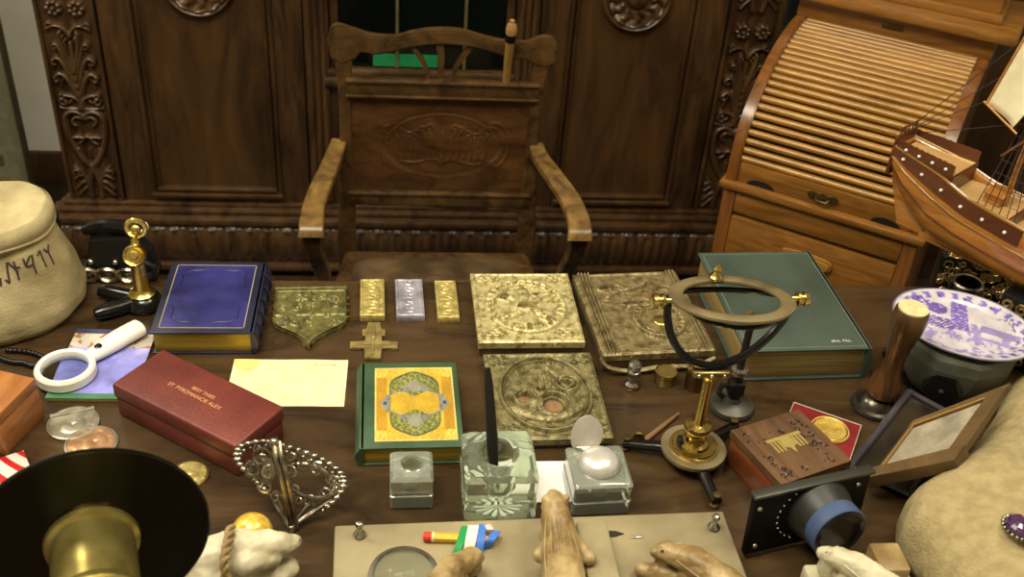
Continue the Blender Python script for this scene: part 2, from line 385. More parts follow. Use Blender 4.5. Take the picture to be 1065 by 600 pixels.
        m.bm.faces.new([vs[-1][j] for j in range(n)])
        m.build('carved_medallion', M_cab, do, local=False)
    door(xl+.155, -.262, -1); door(.355, xr-.155, 1)
    # reeded columns beside the glass
    m = MB()
    for x0, x1 in ((-.257, -.195), (.29, .35)):
        m.box(x0, x1, YF-.012, YF+.03, .285, 1.9, .004)
        for k in range(3):
            xx = x0+.013+k*(x1-x0-.026)/2; m.tube([(xx, YF-.014, .30), (xx, YF-.014, 1.85)], .007, 8)
    m.box(-.257, .35, YF-.01, YF+.03, 1.9, 1.96, .004)
    m.build('reeded_stile', M_cab, cab, local=False)
    # glazed middle
    zg = .70; g0, g1 = -.19, .285
    m = MB(); m.box(g0-.005, g1+.005, YF+.0, YF+.03, .285, zg-.04, .003); m.box(g0-.02, g1+.02, YF-.03, YF+.03, zg-.045, zg-.022, .007); m.box(g0-.012, g1+.012, YF-.015, YF+.03, zg-.022, zg-.003, .006)
    m.build('lower_panel', M_cab, cab, local=False)
    fr = MB(); fr.box(g0, g0+.02, YF, YF+.028, zg, 1.88, .003); fr.box(g1-.02, g1, YF, YF+.028, zg, 1.88, .003); fr.box(g0, g1, YF, YF+.028, 1.86, 1.88, .003)
    fo = fr.build('glazed_door', M_cab, cab, local=False)
    g = MB(); g.box(g0+.018, g1-.018, YF+.014, YF+.018, zg, 1.87)
    g.build('glass_pane', mat('dark cabinet glass', (6, 10, 8), (10, 15, 12), rough=.08, spec=.6, scale=4), fo, local=False)
    mu = MB()
    for px in (413, 484):
        x = PY(px, 40, YF).x; mu.box(x-.004, x+.004, YF+.006, YF+.016, zg, 1.87, .001)
    mu.build('glazing_bar', mat('worn brass strip', (120, 112, 70), (150, 140, 92), rough=.4, metal=.6), fo, local=False)
    gb = MB(); x0 = PY(388, 72, YF+.01).x; x1 = PY(455, 72, YF+.01).x; gb.box(x0, x1, YF+.010, YF+.0145, zg+.002, zg+.035)
    gb.build('green_reflection', mat('painted green reflection', (18, 110, 62), (26, 124, 74), rough=.5), fo, local=False)  # green reflection on the glass, painted as a thin coloured strip
build_cabinet()

# patterned hanging behind on the left
def build_screen():
    x0, x1, y = -1.42, -1.082, 2.8
    t = thing('patterned_screen', ((x0+x1)/2, y, 0), 'grey green patterned standing screen at the far left edge', 'screen')
    X, Y = gridxy(0, x1-x0, 0, 1.9, 60, 320)
    m = MB(); Z = .0015*fbm(X, Y, 60, 5); m.grid(X, Y, Z, M=Matrix.Translation((x0, y, .0)) @ VERT, base=-.03)
    o = m.build('screen_panel', paintmat('printed screen cloth', rough=.7), t, local=False)
    Wi = o.data
    def f(x, y_, z):
        # o is in thing-local coordinates: x across, z up
        X_ = x; Y_ = z
        base = np.stack([np.full_like(x, 104.), np.full_like(x, 100.), np.full_like(x, 78.)], 1)
        s = fbm(X_, Y_, 28, 9); d = (((Y_*1.0) % .075) < .038) & (np.abs(X_-((x1-x0)/2-.085)) < .028) & (fbm(X_, Y_, 70, 2) > -.15)
        base *= (1+.18*s)[:, None]; base[d] *= .55
        e = X_ < (x1-x0)/2-.15; base[e] = base[e]*np.array([1.05, .95, .75])
        return np.clip(base, 0, 255)
    paint(o, f)
    m = MB(); m.box(x1-.012, x1+.006, y-.012, y+.04, 0, 1.9, .003); m.box(x0-.006, x0+.01, y-.012, y+.04, 0, 1.9, .003); m.build('screen_frame', mat('grey green wood', (92, 88, 66), (112, 106, 82), rough=.6), t, local=False)
build_screen()

# ------------------------------------------------------------------ armchair
def build_chair():
    cx = .085
    ch = thing('armchair', (cx, 2.0, 0), 'carved brown wooden armchair with a fan splat facing the table', 'armchair')
    YB = 2.17
    def q(pts): return [(p.x, p.z) for p in (PY(x, y, YB) for x, y in pts)]
    UP = Matrix(((1, 0, 0, 0), (0, 0, -1, YB), (0, 1, 0, 0), (0, 0, 0, 1)))
    top = q(cat([(341, 38), (344, 28), (352, 25), (366, 29), (385, 35), (410, 37), (432, 32), (456, 29.5), (480, 31), (505, 38), (530, 43), (548, 43), (562, 38), (573, 38), (579, 44), (578, 54)]))
    bot = q(cat([(577, 64), (566, 68), (552, 64), (545, 60), (528, 58), (505, 51), (480, 46), (455, 44.5), (430, 47), (405, 53), (388, 55), (376, 53), (368, 60), (356, 64), (344, 58)]))
    m = MB(); m.prism(top+bot, -.014, .014, M=UP, bev=.004); m.build('top_rail', M_chair, ch, local=False, angle=50)
    # back posts
    lp = [PY(350, 38, YB), PY(357, 62, YB), PY(359, 100, YB), PY(360, 150, YB), PY(361, 200, YB), PY(361, 252, YB)]
    rp = [PY(570, 48, YB), PY(561, 74, YB), PY(557, 105, YB), PY(553, 150, YB), PY(549, 205, YB), PY(546, 255, YB)]
    for pp in (lp, rp):
        pts = [(p.x, YB, p.z) for p in pp]+[(pp[-1].x, YB+.02, .2), (pp[-1].x, YB+.05, 0)]
        m = MB()
        pts = cat(pts, 5)
        for_w = [.022-.006*math.sin(min(i/len(pts)*1.4, 1)*PI) for i in range(len(pts))]
        m.strip(pts, [.017+.004*math.cos(i/len(pts)*9) for i in range(len(pts))], .0122, (1, 0, 0)); m.build('back_post', M_chair, ch, local=False, angle=30)
    a = PY(366, 90, YB); b_ = PY(552, 100, YB); c = PY(366, 205, YB)
    z1 = (a.z+b_.z)/2; z0 = PY(366, 203, YB).z; x0 = PY(366, 150, YB).x; x1 = PY(551, 150, YB).x
    # top cross rail, panel, bottom cross rail
    m = MB(); zt = PY(455, 84, YB).z; m.box(x0-.01, x1+.01, YB-.02, YB+.012, zt-.032, zt+.004, .006); m.box(x0-.01, x1+.01, YB-.024, YB+.0, zt-.035, zt-.029, .002); m.box(x0-.01, x1+.01, YB-.026, YB, zt+.0, zt+.006, .002)
    m.build('cross_rail', M_chair, ch, local=False)
    zb = PY(455, 200, YB).z
    m = MB(); m.box(x0-.01, x1+.01, YB-.018, YB+.012, zb-.03, zb+.004, .006); m.box(x0-.01, x1+.01, YB-.022, YB, zb+.0, zb+.007, .002)
    ap = [(x0, zb-.026)]+[(x0+(x1-x0)*i/20, zb-.03-.012*math.sin(PI*i/20)*abs(math.cos(1.5*PI*i/20))) for i in range(1, 20)]+[(x1, zb-.026)]
    m.prism(ap+[(x1, zb-.015), (x0, zb-.015)], -.006, .008, M=UP)
    m.build('cross_rail', M_chair, ch, local=False)
    w = x1-x0; h = zt-zb-.03
    X, Y = gridxy(-w/2-.005, w/2+.005, -h/2-.01, h/2+.01, 220, 120)
    st = [(arc(.0, -.005, .125, 10, 170, 40, ey=.62), .003, .003, .004), (arc(.0, .0, .14, -25, 25, 12, ey=.62), .004, .004, .004), (arc(.118, .0, .035, -70, 110, 14, ey=1.6), .003, .003, .005), (arc(.108, .0, .028, -80, 100, 14, ey=1.6), .0025, .0025, .005)]
    st += [(bez((0, -.05), (-.03, -.02), (-.04, -.06), (-.09, -.045)), .004, .003, .005), (bez((0, -.05), (.03, -.02), (.04, -.06), (.09, -.05)), .004, .003, .005), (bez((0, -.055), (.0, -.03), (.012, 0), (0, .03)), .005, .003, .005)]
    for s in (-1, 1):
        for k in range(6):
            bx = s*(.02+.015*k); st.append((bez((bx, -.035), (bx+s*.012, -.01), (bx-s*.01, .01), (bx+s*.012, .03+.008*math.sin(k*2))), .0045, .002, .005))
            st.append((arc(bx+s*.008, .03+.01*math.cos(k), .009, 0, 300, 10, r1=.004), .0025, .002, .005))
    st += [(arc(-.12, .03, .018, 0, 320, 12, r1=.006), .003, .003, .004), (bez((-.13, -.05), (-.15, 0), (-.13, .04), (-.1, .05)), .003, .003, .004)]
    Z = .4*strokes(X, Y, st)-.0015*((X/.14)**2+(Y/.085)**2 < 1)*(np.clip(1-((X/.14)**2+(Y/.085)**2), 0, .15)/.15)
    m = MB(); m.grid(X, Y, Z, M=Matrix.Translation(((x0+x1)/2, YB-.006, (zt+zb)/2-.012)) @ VERT, base=-.012)
    m.build('back_panel', M_chairp, ch, local=False)
    # fan splats
    for pts, wd in (([(458, 84), (459, 62), (457, 42)], (.006, .013)), ([(446, 84), (441, 66), (428, 46)], (.006, .008)), ([(470, 84), (476, 66), (490, 48)], (.006, .009))):
        r = cat([(PY(x, y, YB).x, YB, PY(x, y, YB).z) for x, y in pts], 5); n = len(r)
        m = MB(); m.tube(r, [wd[0]+(wd[1]-wd[0])*i/(n-1) for i in range(n)], 4, flat=1, up=(1, 1, 0)); m.build('splat', M_chair, ch, local=False)
    # arms
    for s, back, front in ((-1, PY(353, 148, YB), P(324, 236, .70)), (1, PY(557, 152, YB), P(603, 240, .70))):
        out = front.x
        pts = [(back.x, YB, back.z), (back.x+s*.008, YB-.05, back.z-.006), (back.x+(out-back.x)*.45, YB-.14, .722), (back.x+(out-back.x)*.85, YB-.22, .712), (out, front.y+.04, .706), (out, front.y, .698), (out, front.y-.012, .683)]
        r = cat(pts, 6); n = len(r)
        m = MB(); m.strip(r, [.017+.003*math.sin(i/n*PI)+.009*(i/n)**2 for i in range(n)], [.010]*n, (1, 0, 0)); m.build('armrest', M_arm, ch, local=False)
        pp = cat([(out, front.y, .69), (out-s*.002, front.y+.012, .64), (out-s*.015, front.y+.05, .55), (out-s*.02, front.y+.03, .47), (out-s*.02, front.y+.01, .43)], 5)
        m = MB(); m.strip(pp, [.021-.005*math.sin(i/(len(pp)-1)*PI) for i in range(len(pp))], .012, (1, 0, 0)); m.build('arm_support', M_chair, ch, local=False)
        m = MB(); m.tube([(out-s*.025, front.y+.015, .45), (out-s*.028, front.y+.02, 0)], [.022, .016], 4, up=(1, 1, 0)); m.build('leg', M_chair, ch, local=False)
    # seat
    xa, xb = PY(361, 250, YB).x, PY(546, 255, YB).x
    fr = P(324, 236, .70).y+.0
    out = [(xa-.005, YB-.005), (xb+.005, YB-.005), (xb+.045, fr-.0), (xb+.03, fr-.02), (xa-.03, fr-.02), (xa-.045, fr)]
    m = MB(); m.prism(out, .385, .44, bev=.008); m.build('seat_rail', M_chair, ch, local=False)
    n = 40; X, Y = gridxy(0, 1, 0, 1, n, n)
    xw = (xb-xa)/2+.035*(1-Y)-.02; XX = (xa+xb)/2+(X-.5)*2*xw; YY = fr-.005+Y*(YB-.03-fr)
    dome = .018*(1-(2*X-1)**8)*(1-(2*Y-1)**8)+.437
    st = [(arc((xa+xb)/2, fr+.13, .07, 0, 360, 24, ey=.8), .004, .004, .003), (arc((xa+xb)/2, fr+.13, .04, 0, 360, 24, ey=.8), .004, .004, .003)]
    m = MB(); m.grid(XX, YY, dome+strokes(XX, YY, st), base=.43); m.build('seat', M_seat, ch, local=False)
    # stick leaning through the opening under the top rail
    xk = PY(531, 40, YB-.03).x; zk = PY(531, 40, YB-.03).z; zl_ = zt-.02
    cn = thing('walking_stick', (xk, YB-.03, zk), 'short tan stick with dark collar leaning through the top of the armchair back', 'stick')
    ax_ = (Vector((xk, YB-.032, zk))-Vector((xk-.001, YB-.010, zt+.007))).normalized(); Mk = Matrix.Translation((0, 0, 0)) @ ax_.to_track_quat('Z', 'Y').to_matrix().to_4x4()
    Ls = (Vector((xk, YB-.032, zk))-Vector((xk-.001, YB-.010, zt+.007))).length
    m = MB(); m.lathe([(.0, -Ls), (.0085, -Ls), (.0105, 0), (.0, 0)], 12, M=Mk); m.build('shaft', mat('tan stick wood', (104, 76, 36), (136, 104, 56), rough=.4), cn)
    m = MB(); m.lathe([(0, -.008), (.0115, -.006), (.0125, .004), (.011, .012), (0, .012)], 16, M=Mk); m.build('collar', M_black, cn)
    m = MB(); m.lathe([(0, .011), (.0115, .012), (.0125, .022), (.010, .034), (.005, .040), (.0055, .044), (0, .045)], 16, M=Mk); m.build('knob', mat('orange tan knob', (132, 96, 58), (170, 130, 84), rough=.35), cn)
build_chair()

# ------------------------------------------------------------------ roll-top desk
def build_desk():
    zl = .70; A = P(755, 186, zl); B = P(958, 247, zl); ux = (B-A); wd = ux.length
    M0 = axes((A.x, A.y, 0), (ux.x, ux.y, 0), (-ux.y, ux.x, 0))
    dk = thing('rolltop_desk', M0, 'golden oak roll-top desk with closed slatted shutter, behind the model ship', 'desk')
    dp = .50
    m = MB(); m.box(.0, wd, .012, dp, .02, zl-.015, .004); m.build('carcass', M_oakd, dk)
    m = MB()
    m.box(-.012, wd+.012, -.014, dp, zl-.018, zl, .006); m.build('writing_ledge', M_oak, dk)
    # drawer fronts
    for k, (z0, z1) in enumerate(((zl-.075, zl-.024), (zl-.27, zl-.085), (zl-.46, zl-.28))):
        m = MB(); m.box(.03, wd-.03, -.002, .014, z0, z1, .004)
        d = m.build('drawer', M_oak, dk)
        if k:
            h = MB(); zc = z1-.05; out = cat([(-.06, 0), (-.05, .014), (0, .018), (.05, .014), (.06, 0), (.048, -.014), (0, -.018), (-.048, -.014)], 5, loop=True)
            h.prism([(wd/2+x, zc+y) for x, y in out], .0, .02, M=Matrix(((1, 0, 0, 0), (0, 0, -1, 0), (0, 1, 0, 0), (0, 0, 0, 1))), bev=.006); h.build('drawer_handle', M_slat, d)
    for x0 in (0, wd-.03):
        m = MB(); m.box(x0, x0+.03, -.004, .02, .0, zl-.02, .004); m.build('corner_stile', M_oakd, dk)
    # tambour profile: starts vertical at the ledge, curls backwards
    zt = .975
    prof = []
    for i in range(25):
        t = i/24; a = t*PI/2
        prof.append((.015+.355*(1-math.cos(a))**.9, zl+.045+(zt-zl-.045)*math.sin(a)**.85))
    # side pieces following the curve
    for x0, x1 in ((-.002, .024), (wd-.024, wd+.002)):
        out = [(.0, zl)]+[(y-.013, z+.012) for y, z in prof]+[(dp, zt+.012), (dp, zl)]
        m = MB(); m.prism(out, x0, x1, M=Matrix(((0, 0, 1, 0), (1, 0, 0, 0), (0, 1, 0, 0), (0, 0, 0, 1))), bev=.003); m.build('side_panel', M_oakd, dk, angle=40)
    m = MB(); m.box(.024, wd-.024, .006, .026, zl, zl+.048, .003); rl = m.build('shutter_rail', M_oak, dk)
    h = MB(); o_ = cat([(-.034, 0), (-.026, .008), (-.01, .005), (0, .009), (.01, .005), (.026, .008), (.034, 0), (.026, -.008), (0, -.006), (-.026, -.008)], 4, loop=True)
    h.prism([(wd/2+x, zl+.024+y) for x, y in o_], -.005, .002, M=Matrix(((1, 0, 0, 0), (0, 0, -1, 0), (0, 1, 0, 0), (0, 0, 0, 1))), bev=.001)
    h.tube([(wd/2-.016, .002, zl+.022), (wd/2-.01, -.012, zl+.018), (wd/2+.01, -.012, zl+.018), (wd/2+.016, .002, zl+.022)], .003, 6); h.build('shutter_pull', M_bronze, rl)
    for xx in (wd*.18, wd*.82):
        h = MB(); o_ = [(xx+.032*math.cos(a), zl+.001+.015*math.sin(a)) for a in np.linspace(0, PI, 16)]
        h.prism(o_, -.0066, -.0052, M=Matrix(((1, 0, 0, 0), (0, 0, -1, 0), (0, 1, 0, 0), (0, 0, 0, 1)))); h.build('finger_recess', M_blackm, rl)
    # slats, evenly along the curve
    P_ = np.array(prof); L = np.concatenate([[0], np.cumsum(np.hypot(*np.diff(P_, axis=0).T))]); n = 23
    for k in range(n):
        s = L[-1]*(k+.5)/n; y = np.interp(s, L, P_[:, 0]); z = np.interp(s, L, P_[:, 1])
        y2 = np.interp(s+.004, L, P_[:, 0]); z2 = np.interp(s+.004, L, P_[:, 1]); y1 = np.interp(s-.004, L, P_[:, 0]); z1 = np.interp(s-.004, L, P_[:, 1])
        tv = Vector((0, y2-y1, z2-z1)).normalized(); hw = L[-1]/n*.37
        m = MB(); o_ = [(-hw, 0), (-hw*.95, .004), (-hw*.6, .0075), (0, .0088), (hw*.6, .0075), (hw*.95, .004), (hw, 0), (hw, -.003), (-hw, -.003)]
        mm = axes((.024, y, z), (0, tv.y, tv.z), (0, -tv.z, tv.y))
        # outline plane: x along tangent, y outward normal ; extrude along desk width
        nv = Vector((0, -tv.z, tv.y)) if tv.y >= 0 else Vector((0, -tv.z, tv.y))
        vs0 = []; vs1 = []
        for u, v in o_:
            p = Vector((0, y, z))+tv*u+nv*v; vs0.append(m.bm.verts.new((.024, p.y, p.z))); vs1.append(m.bm.verts.new((wd-.024, p.y, p.z)))
        m.bm.faces.new(vs0); m.bm.faces.new(vs1[::-1])
        for i in range(len(o_)): m.bm.faces.new((vs0[i], vs1[i], vs1[(i+1) % len(o_)], vs0[(i+1) % len(o_)]))
        m.build('slat', M_slat, dk, angle=40)
    # backing behind the slats so the gaps read dark
    m = MB(); ip = [(y+.010, z-.006) for y, z in prof]; m.prism([(.03, zl)]+ip+[(dp-.01, zt-.006), (dp-.01, zl)], .02, wd-.02, M=Matrix(((0, 0, 1, 0), (1, 0, 0, 0), (0, 1, 0, 0), (0, 0, 0, 1)))); m.build('shutter_backing', mat('dark shutter cloth', (28, 16, 8), (40, 24, 12), rough=.8), dk)
    # frieze, top board and upper case
    yt = prof[-1][0]-.0
    m = MB(); m.box(-.004, wd+.004, yt-.01, yt+.02, zt+.008, zt+.055, .003); fz = m.build('frieze', M_oak, dk)
    h = MB(); h.box(wd/2-.025, wd/2+.025, yt-.012, yt-.009, zt+.024, zt+.038, .001); h.build('name_plate', M_bronze, fz)
    m = MB(); m.box(-.03, wd+.045, yt-.045, dp+.1, zt+.055, zt+.08, .008); m.build('top_board', M_oak, dk)
    m = MB(); m.box(.0, wd-.01, yt+.02, dp+.09, zt+.08, zt+.30, .004); m.box(-.008, wd, yt+.008, dp+.095, zt+.08, zt+.10, .004); m.build('upper_case', M_oak, dk)
    m = MB(); m.sphere((wd-.008, yt-.03, zt-.0), .009, u=12, v=8); m.build('stud', M_steel, dk)
build_desk()
t = thing('dark_filler_cupboard', (1.75, 2.95, 0), 'plain dark brown cupboard added to fill the dark area behind the roll-top desk and ship sails', 'cupboard')  # added so the area right of the desk stays dark
m = MB(); m.box(1.12, 2.5, 2.72, 3.2, 0, 2.1, .006); m.build('carcass', M_cab, t, local=False)
for x0, x1 in ((1.15, 1.80), (1.82, 2.47)):
    m = MB(); m.box(x0, x1, 2.70, 2.722, .10, 2.05, .004); d_ = m.build('door', M_cabp, t, local=False)
    m = MB(); m.sphere((x1-.04 if x0 < 1.5 else x0+.04, 2.69, 1.0), .014, u=12, v=8); m.build('knob', M_bronze, d_, local=False)

# ------------------------------------------------------------------ table
def build_table():
    t = thing('writing_table', (.1, .8, 0), 'large dark brown wooden writing table with worn polished top, covered in objects', 'table')
    m = MB(); m.box(-1.25, 1.5, .12, 1.567, .722, TT, .006, seg=3); m.build('tabletop', M_table, t, local=False)
    m = MB(); m.box(-1.18, 1.43, 1.46, 1.49, .60, .722, .002); m.box(-1.18, 1.43, .2, .23, .60, .722, .002); m.box(-1.18, -1.15, .2, 1.49, .60, .722, .002); m.box(1.4, 1.43, .2, 1.49, .60, .722, .002); m.build('apron', M_table, t, local=False)
    for x in (-1.13, 1.38):
        for y in (.25, 1.44):
            m = MB(); m.lathe([(0, 0), (.03, 0), (.035, .03), (.025, .08), (.035, .3), (.04, .5), (.045, .62), (.045, .722), (0, .722)], 16, M=TR(x, y)); m.build('leg', M_table, t, local=False)
build_table()

# ------------------------------------------------------------------ books
M_pagegold = mat('gilt page edges', (158, 128, 40), (200, 170, 72), rough=.4, metal=.5, scale=6, stretch=(1, 1, 60), bump=.2)
M_page = mat('yellowed page edges', (122, 102, 58), (160, 138, 86), rough=.7, scale=6, stretch=(1, 1, 60), bump=.3)
def book(name, px, h, label, catg, mcover, mpage, spine='left', cov=.0035, hub=0, sq=.004, group=None):
    c, w, d, a = fit(px, TT+h)
    t = thing(name, TR(c.x, c.y, TT, a), label, catg, group)
    hw, hd = w/2, d/2; s = -1 if spine == 'left' else 1
    m = MB(); m.box(-hw+(sq if s > 0 else .006), hw-(sq if s < 0 else .006), -hd+sq, hd-sq, cov, h-cov, .001); m.build('page_block', mpage, t)
    m = MB(); m.box(-hw, hw, -hd, hd, 0, cov, .0012); m.build('back_cover', mcover, t)
    m = MB(); m.box(-hw, hw, -hd, hd, h-cov, h, .0012); fc = m.build('front_cover', mcover, t)
    # rounded spine
    out = [(s*(hw-.004), 0), (s*(hw-.004), h)]; n = 10
    arcp = [(s*(hw-.003+.009*math.sin(PI*i/n)), h-h*i/n) for i in range(n+1)]
    o = arcp+[(s*(hw-.006), 0), (s*(hw-.006), h)]
    m = MB(); m.prism(o, -hd, hd, M=Matrix(((1, 0, 0, 0), (0, 0, 1, 0), (0, 1, 0, 0), (0, 0, 0, 1))))
    for k in range(hub):
        yy = -hd+d*(k+1)/(hub+1); m.tube([(s*(hw-.003+.0105*math.sin(PI*i/8)), yy, h-h*i/8) for i in range(9)], .0028, 6)
    m.build('spine', mcover, t, angle=50)
    return t, fc, w, d
def framebars(m, w, d, ins, t, z, hh=.0005):
    x, y = w/2-ins, d/2-ins
    m.box(-x, x, y-t, y, z, z+hh); m.box(-x, x, -y, -y+t, z, z+hh); m.box(-x, -x+t, -y+t, y-t, z, z+hh); m.box(x-t, x, -y+t, y-t, z, z+hh)
# blue book
M_blue = mat('blue leather', (26, 26, 74), (50, 48, 112), rough=.32, scale=14, bump=.25, bscale=160)
M_navy = mat('dark navy leather', (22, 24, 44), (38, 40, 62), rough=.35, scale=14, bump=.25, bscale=160)
M_giltline = mat('pale gilt tooling', (168, 160, 138), rough=.4, metal=.4)
t, fc, w, d = book('book', [(181, 273), (281, 272), (261, 345), (153, 347)], .043, 'thick navy blue leather book with gilt edges beside the brass seal press', 'book', M_navy, M_pagegold, 'right', hub=5)
m = MB(); m.box(-w/2+.012, w/2-.017, -d/2+.012, d/2-.012, .043, .0436, .0002); m.build('cover_inlay', M_blue, t)
m = MB(); x0, x1, y1 = -w/2+.011, w/2-.016, d/2-.011
m.box(x0, x1, y1-.0016, y1, .043, .0442); m.box(x0, x1, -y1, -y1+.0016, .043, .0442); m.box(x0, x0+.0016, -y1, y1, .043, .0442); m.box(x1-.0016, x1, -y1, y1, .043, .0442)
m.build('gilt_border', M_giltline, t)
X1 = x1-.01; X0 = x0+.01; Y1 = y1-.012; cx_ = (X0+X1)/2
for sx in (-1, 1):
    for sy in (-1, 1):
        gx = cx_+sx*(X1-X0)/2; gy = sy*Y1
        m = MB(); m.tube([(x, y, .0438) for x, y in bez((gx, gy-sy*.05), (gx-sx*.012, gy-sy*.03), (gx+sx*.002, gy-sy*.022), (gx-sx*.008, gy-sy*.012))+bez((gx-sx*.008, gy-sy*.012), (gx-sx*.02, gy+sy*.002), (gx-sx*.03, gy-sy*.01), (gx-sx*.045, gy))], .0008, 5); m.build('corner_tooling', M_navy, t)
# green and gold book
M_green = mat('green cloth', (42, 64, 42), (60, 86, 58), rough=.55, scale=18, bump=.3, bscale=200)
t, fc, w, d = book('book', [(378, 378), (474, 376), (483, 463), (370, 468)], .034, 'green clothbound book with a gold and grey arabesque panel on its cover', 'book', M_green, M_pagegold, 'left')
c0, pw, pd = .007, w*.80, d*.86
X, Y = gridxy(-pw/2+c0, pw/2+c0, -pd/2, pd/2, 170, 200)
m = MB(); m.grid(X, Y, .0345+0*X, base=.0335); o = m.build('cover_panel', paintmat('printed cover panel', rough=.4, metal=.15), t)
def f(x, y, z):
    u = (x-c0)/(pw/2); v = y/(pd/2); n = len(x)
    A = fbm(x, y, 650, 3, 3); B = fbm(x, y, 900, 8, 2)
    c = np.tile(np.array([214., 180., 62.]), (n, 1)); 
    side = (np.abs(u) > .70) & (np.abs(v) < .72); c[side] = [190, 146, 52]
    tb = np.abs(v) > .80; c[tb & (A > .1)] = [222, 196, 92]
    corner = np.hypot(np.abs(u)-.86, np.abs(v)-.88) < .17; c[corner & (B > -.1)] = [230, 204, 96]
    c[(np.abs(u) > .955) | (np.abs(v) > .965)] = [226, 206, 120]
    # lobed field
    r = np.abs(u)**2.6/(.66**2.6)+np.abs(v)**3/(.86**3); lob = .05*np.cos(8*np.arctan2(v, u))
    inn = r < 1+lob*1.6
    edge = inn & (r > .86+lob*1.6)
    c[inn] = [112, 122, 60]; k = inn & (A > .12); c[k] = [172, 160, 62]; k = inn & (B > .3); c[k] = [150, 152, 138]; k = inn & (A < -.35); c[k] = [70, 92, 66]
    c[edge] = [92, 96, 72]
    # grey strapwork band
    band = (np.abs(np.abs(v)-(.30+.16*np.cos(u*4.2)*(np.abs(u) < .78))) < .085) & (np.abs(u) < .72)
    c[band] = [140, 140, 132]; c[band & (A > .25)] = [96, 104, 108]
    g = (np.abs(v) < .25-.06*np.cos(u*9)) & (np.abs(u) < .60); c[g] = [208, 172, 60]
    for s in (-1, 1):
        q = (np.abs(u-s*.74)/.13+np.abs(v)/.17) < 1; c[q] = [148, 148, 142]; q2 = (np.hypot(u-s*.74, v) < .05); c[q2] = [70, 80, 110]
        q = np.hypot(u, (v-s*.47)*.9) < .16; c[q] = [150, 148, 130]
    c *= (1+.10*B)[:, None]
    return np.clip(c, 0, 255)
paint(o, f)
# big green book
M_teal = mat('blue green cloth', (50, 61, 54), (66, 79, 70), rough=.5, scale=10, bump=.3, bscale=200)
t, fc, w, d = book('book', [(722, 262), (845, 262), (905, 362), (780, 366)], .062, 'large thick blue-green book with plain cover beneath the roll-top desk', 'book', M_teal, M_page, 'right', cov=.004, sq=.006)
m = MB(); framebars(m, w, d, .007, .0008, .0618); m.build('blind_border', mat('light edge wear', (120, 134, 118), rough=.5), t)
text('aho. No.', .010, t, TR(w/2-.045, -d/2+.022, .0622), mat('silver lettering', (190, 196, 190), rough=.4))
# ------------------------------------------------------------------ metal covered icons
M_silvergilt = mat('pale silver gilt', (124, 110, 62), (200, 188, 138), rough=.4, metal=.4, scale=95, contrast=(.32, .55), bump=.5, bscale=200)
M_gilt2 = mat('dull gilt brass', (80, 72, 42), (142, 132, 92), rough=.42, metal=.4, scale=70, contrast=(.3, .62), bump=.5, bscale=200)
M_gilt3 = mat('brown gilt metal', (84, 70, 42), (142, 128, 90), rough=.42, metal=.4, scale=60, contrast=(.3, .62), bump=.5, bscale=200)
M_face = mat('old painted wood', (92, 66, 42), (142, 110, 78), rough=.5, scale=40)
M_oldwood = mat('old brown board', (66, 50, 30), (98, 78, 48), rough=.7, scale=16, bump=.3)
M_hole = mat('dark opening', (34, 24, 16), rough=.7)
def icon(px, h, label, mm, stf, seed, noise=.0005, body=M_oldwood, holes=(), rim=.008, round_=1.):
    c, w, d, a = fit(px, TT+h)
    t = thing('metal_clad_icon', TR(c.x, c.y, TT, a), label, 'icon', 'metal clad icons lying on the table')
    m = MB(); m.box(-w/2+.002, w/2-.002, -d/2+.002, d/2-.002, 0, h-.008, .002); m.build('board', body, t)
    X, Y = gridxy(-w/2, w/2, -d/2, d/2, 190, 210)
    H = 1.5*strokes(X, Y, stf(w, d))+noise*np.maximum(fbm(X, Y, 420, seed, 3), -.2)*2
    eb = np.minimum(w/2-np.abs(X), d/2-np.abs(Y)); H += .0025*np.exp(-((eb-rim*.6)/(rim*.35))**2); H *= np.clip(eb/.0015, .0, 1)
    for (hx, hy, rx, ry) in holes:
        q = ((X-hx)/rx)**2+((Y-hy)/ry)**2; H = H+.003*np.exp(-((q-1.25)/.3)**2); H = np.where(q < 1, -.0035, H)
    m = MB(); m.grid(X, Y, H+h-.003, base=h-.014); m.build('metal_cover', mm, t, angle=60)
    for (hx, hy, rx, ry) in holes:
        m = MB(); m.lathe([(0, h-.0052), (1, h-.0052), (1, h-.0070), (0, h-.0070)], 24, M=Matrix.Translation((hx, hy, 0)) @ Matrix.Diagonal((rx*.96, ry*.96, 1, 1))); m.build('painted_opening', M_face if rx > .013 or ry > .0079 else M_hole, t)
    return t, w, d
def st1(w, d):
    s = [(arc(0, 0, .066, 0, 360, 60, ey=1.12), .005, .005, .004), (arc(0, 0, .055, 0, 360, 60, ey=1.12), .002, .002, .003)]
    for i in range(30):
        a = 2*PI*i/30; s.append(([(.057*math.cos(a), .064*math.sin(a)), (.066*math.cos(a), .074*math.sin(a))], .0035, .002, .005))
    for sx in (-1, 1):
        s += [(bez((sx*.005, -.01), (sx*.02, .02), (sx*.03, .03), (sx*.045, .03)), .009, .004, .005), (bez((sx*.004, -.015), (sx*.02, -.02), (sx*.03, -.04), (sx*.04, -.035)), .01, .004, .005)]
        for sy in (-1, 1):
            for k in range(4): s.append((arc(sx*(w/2-.02-.006*k), sy*(d/2-.018-.007*(k % 2)), .008, 0, 300, 10, r1=.003), .003, .002, .004))
    s.append((bez((0, -.05), (.012, -.03), (-.01, 0), (0, .04)), .014, .01, .006))
    return s
icon([(490, 283), (592, 283), (607, 353), (497, 357)], .03, 'pale gold embossed icon with wreath ring and small dark cut-outs', M_silvergilt, st1, 11,
     holes=[(.004, -.006, .019, .012), (-.03, .024, .012, .0045), (.026, .034, .009, .004), (-.004, .042, .005, .003), (-.042, -.033, .005, .003), (-.022, -.052, .006, .003), (.02, -.055, .006, .003), (.036, -.04, .005, .003), (0, -.062, .005, .0035)])
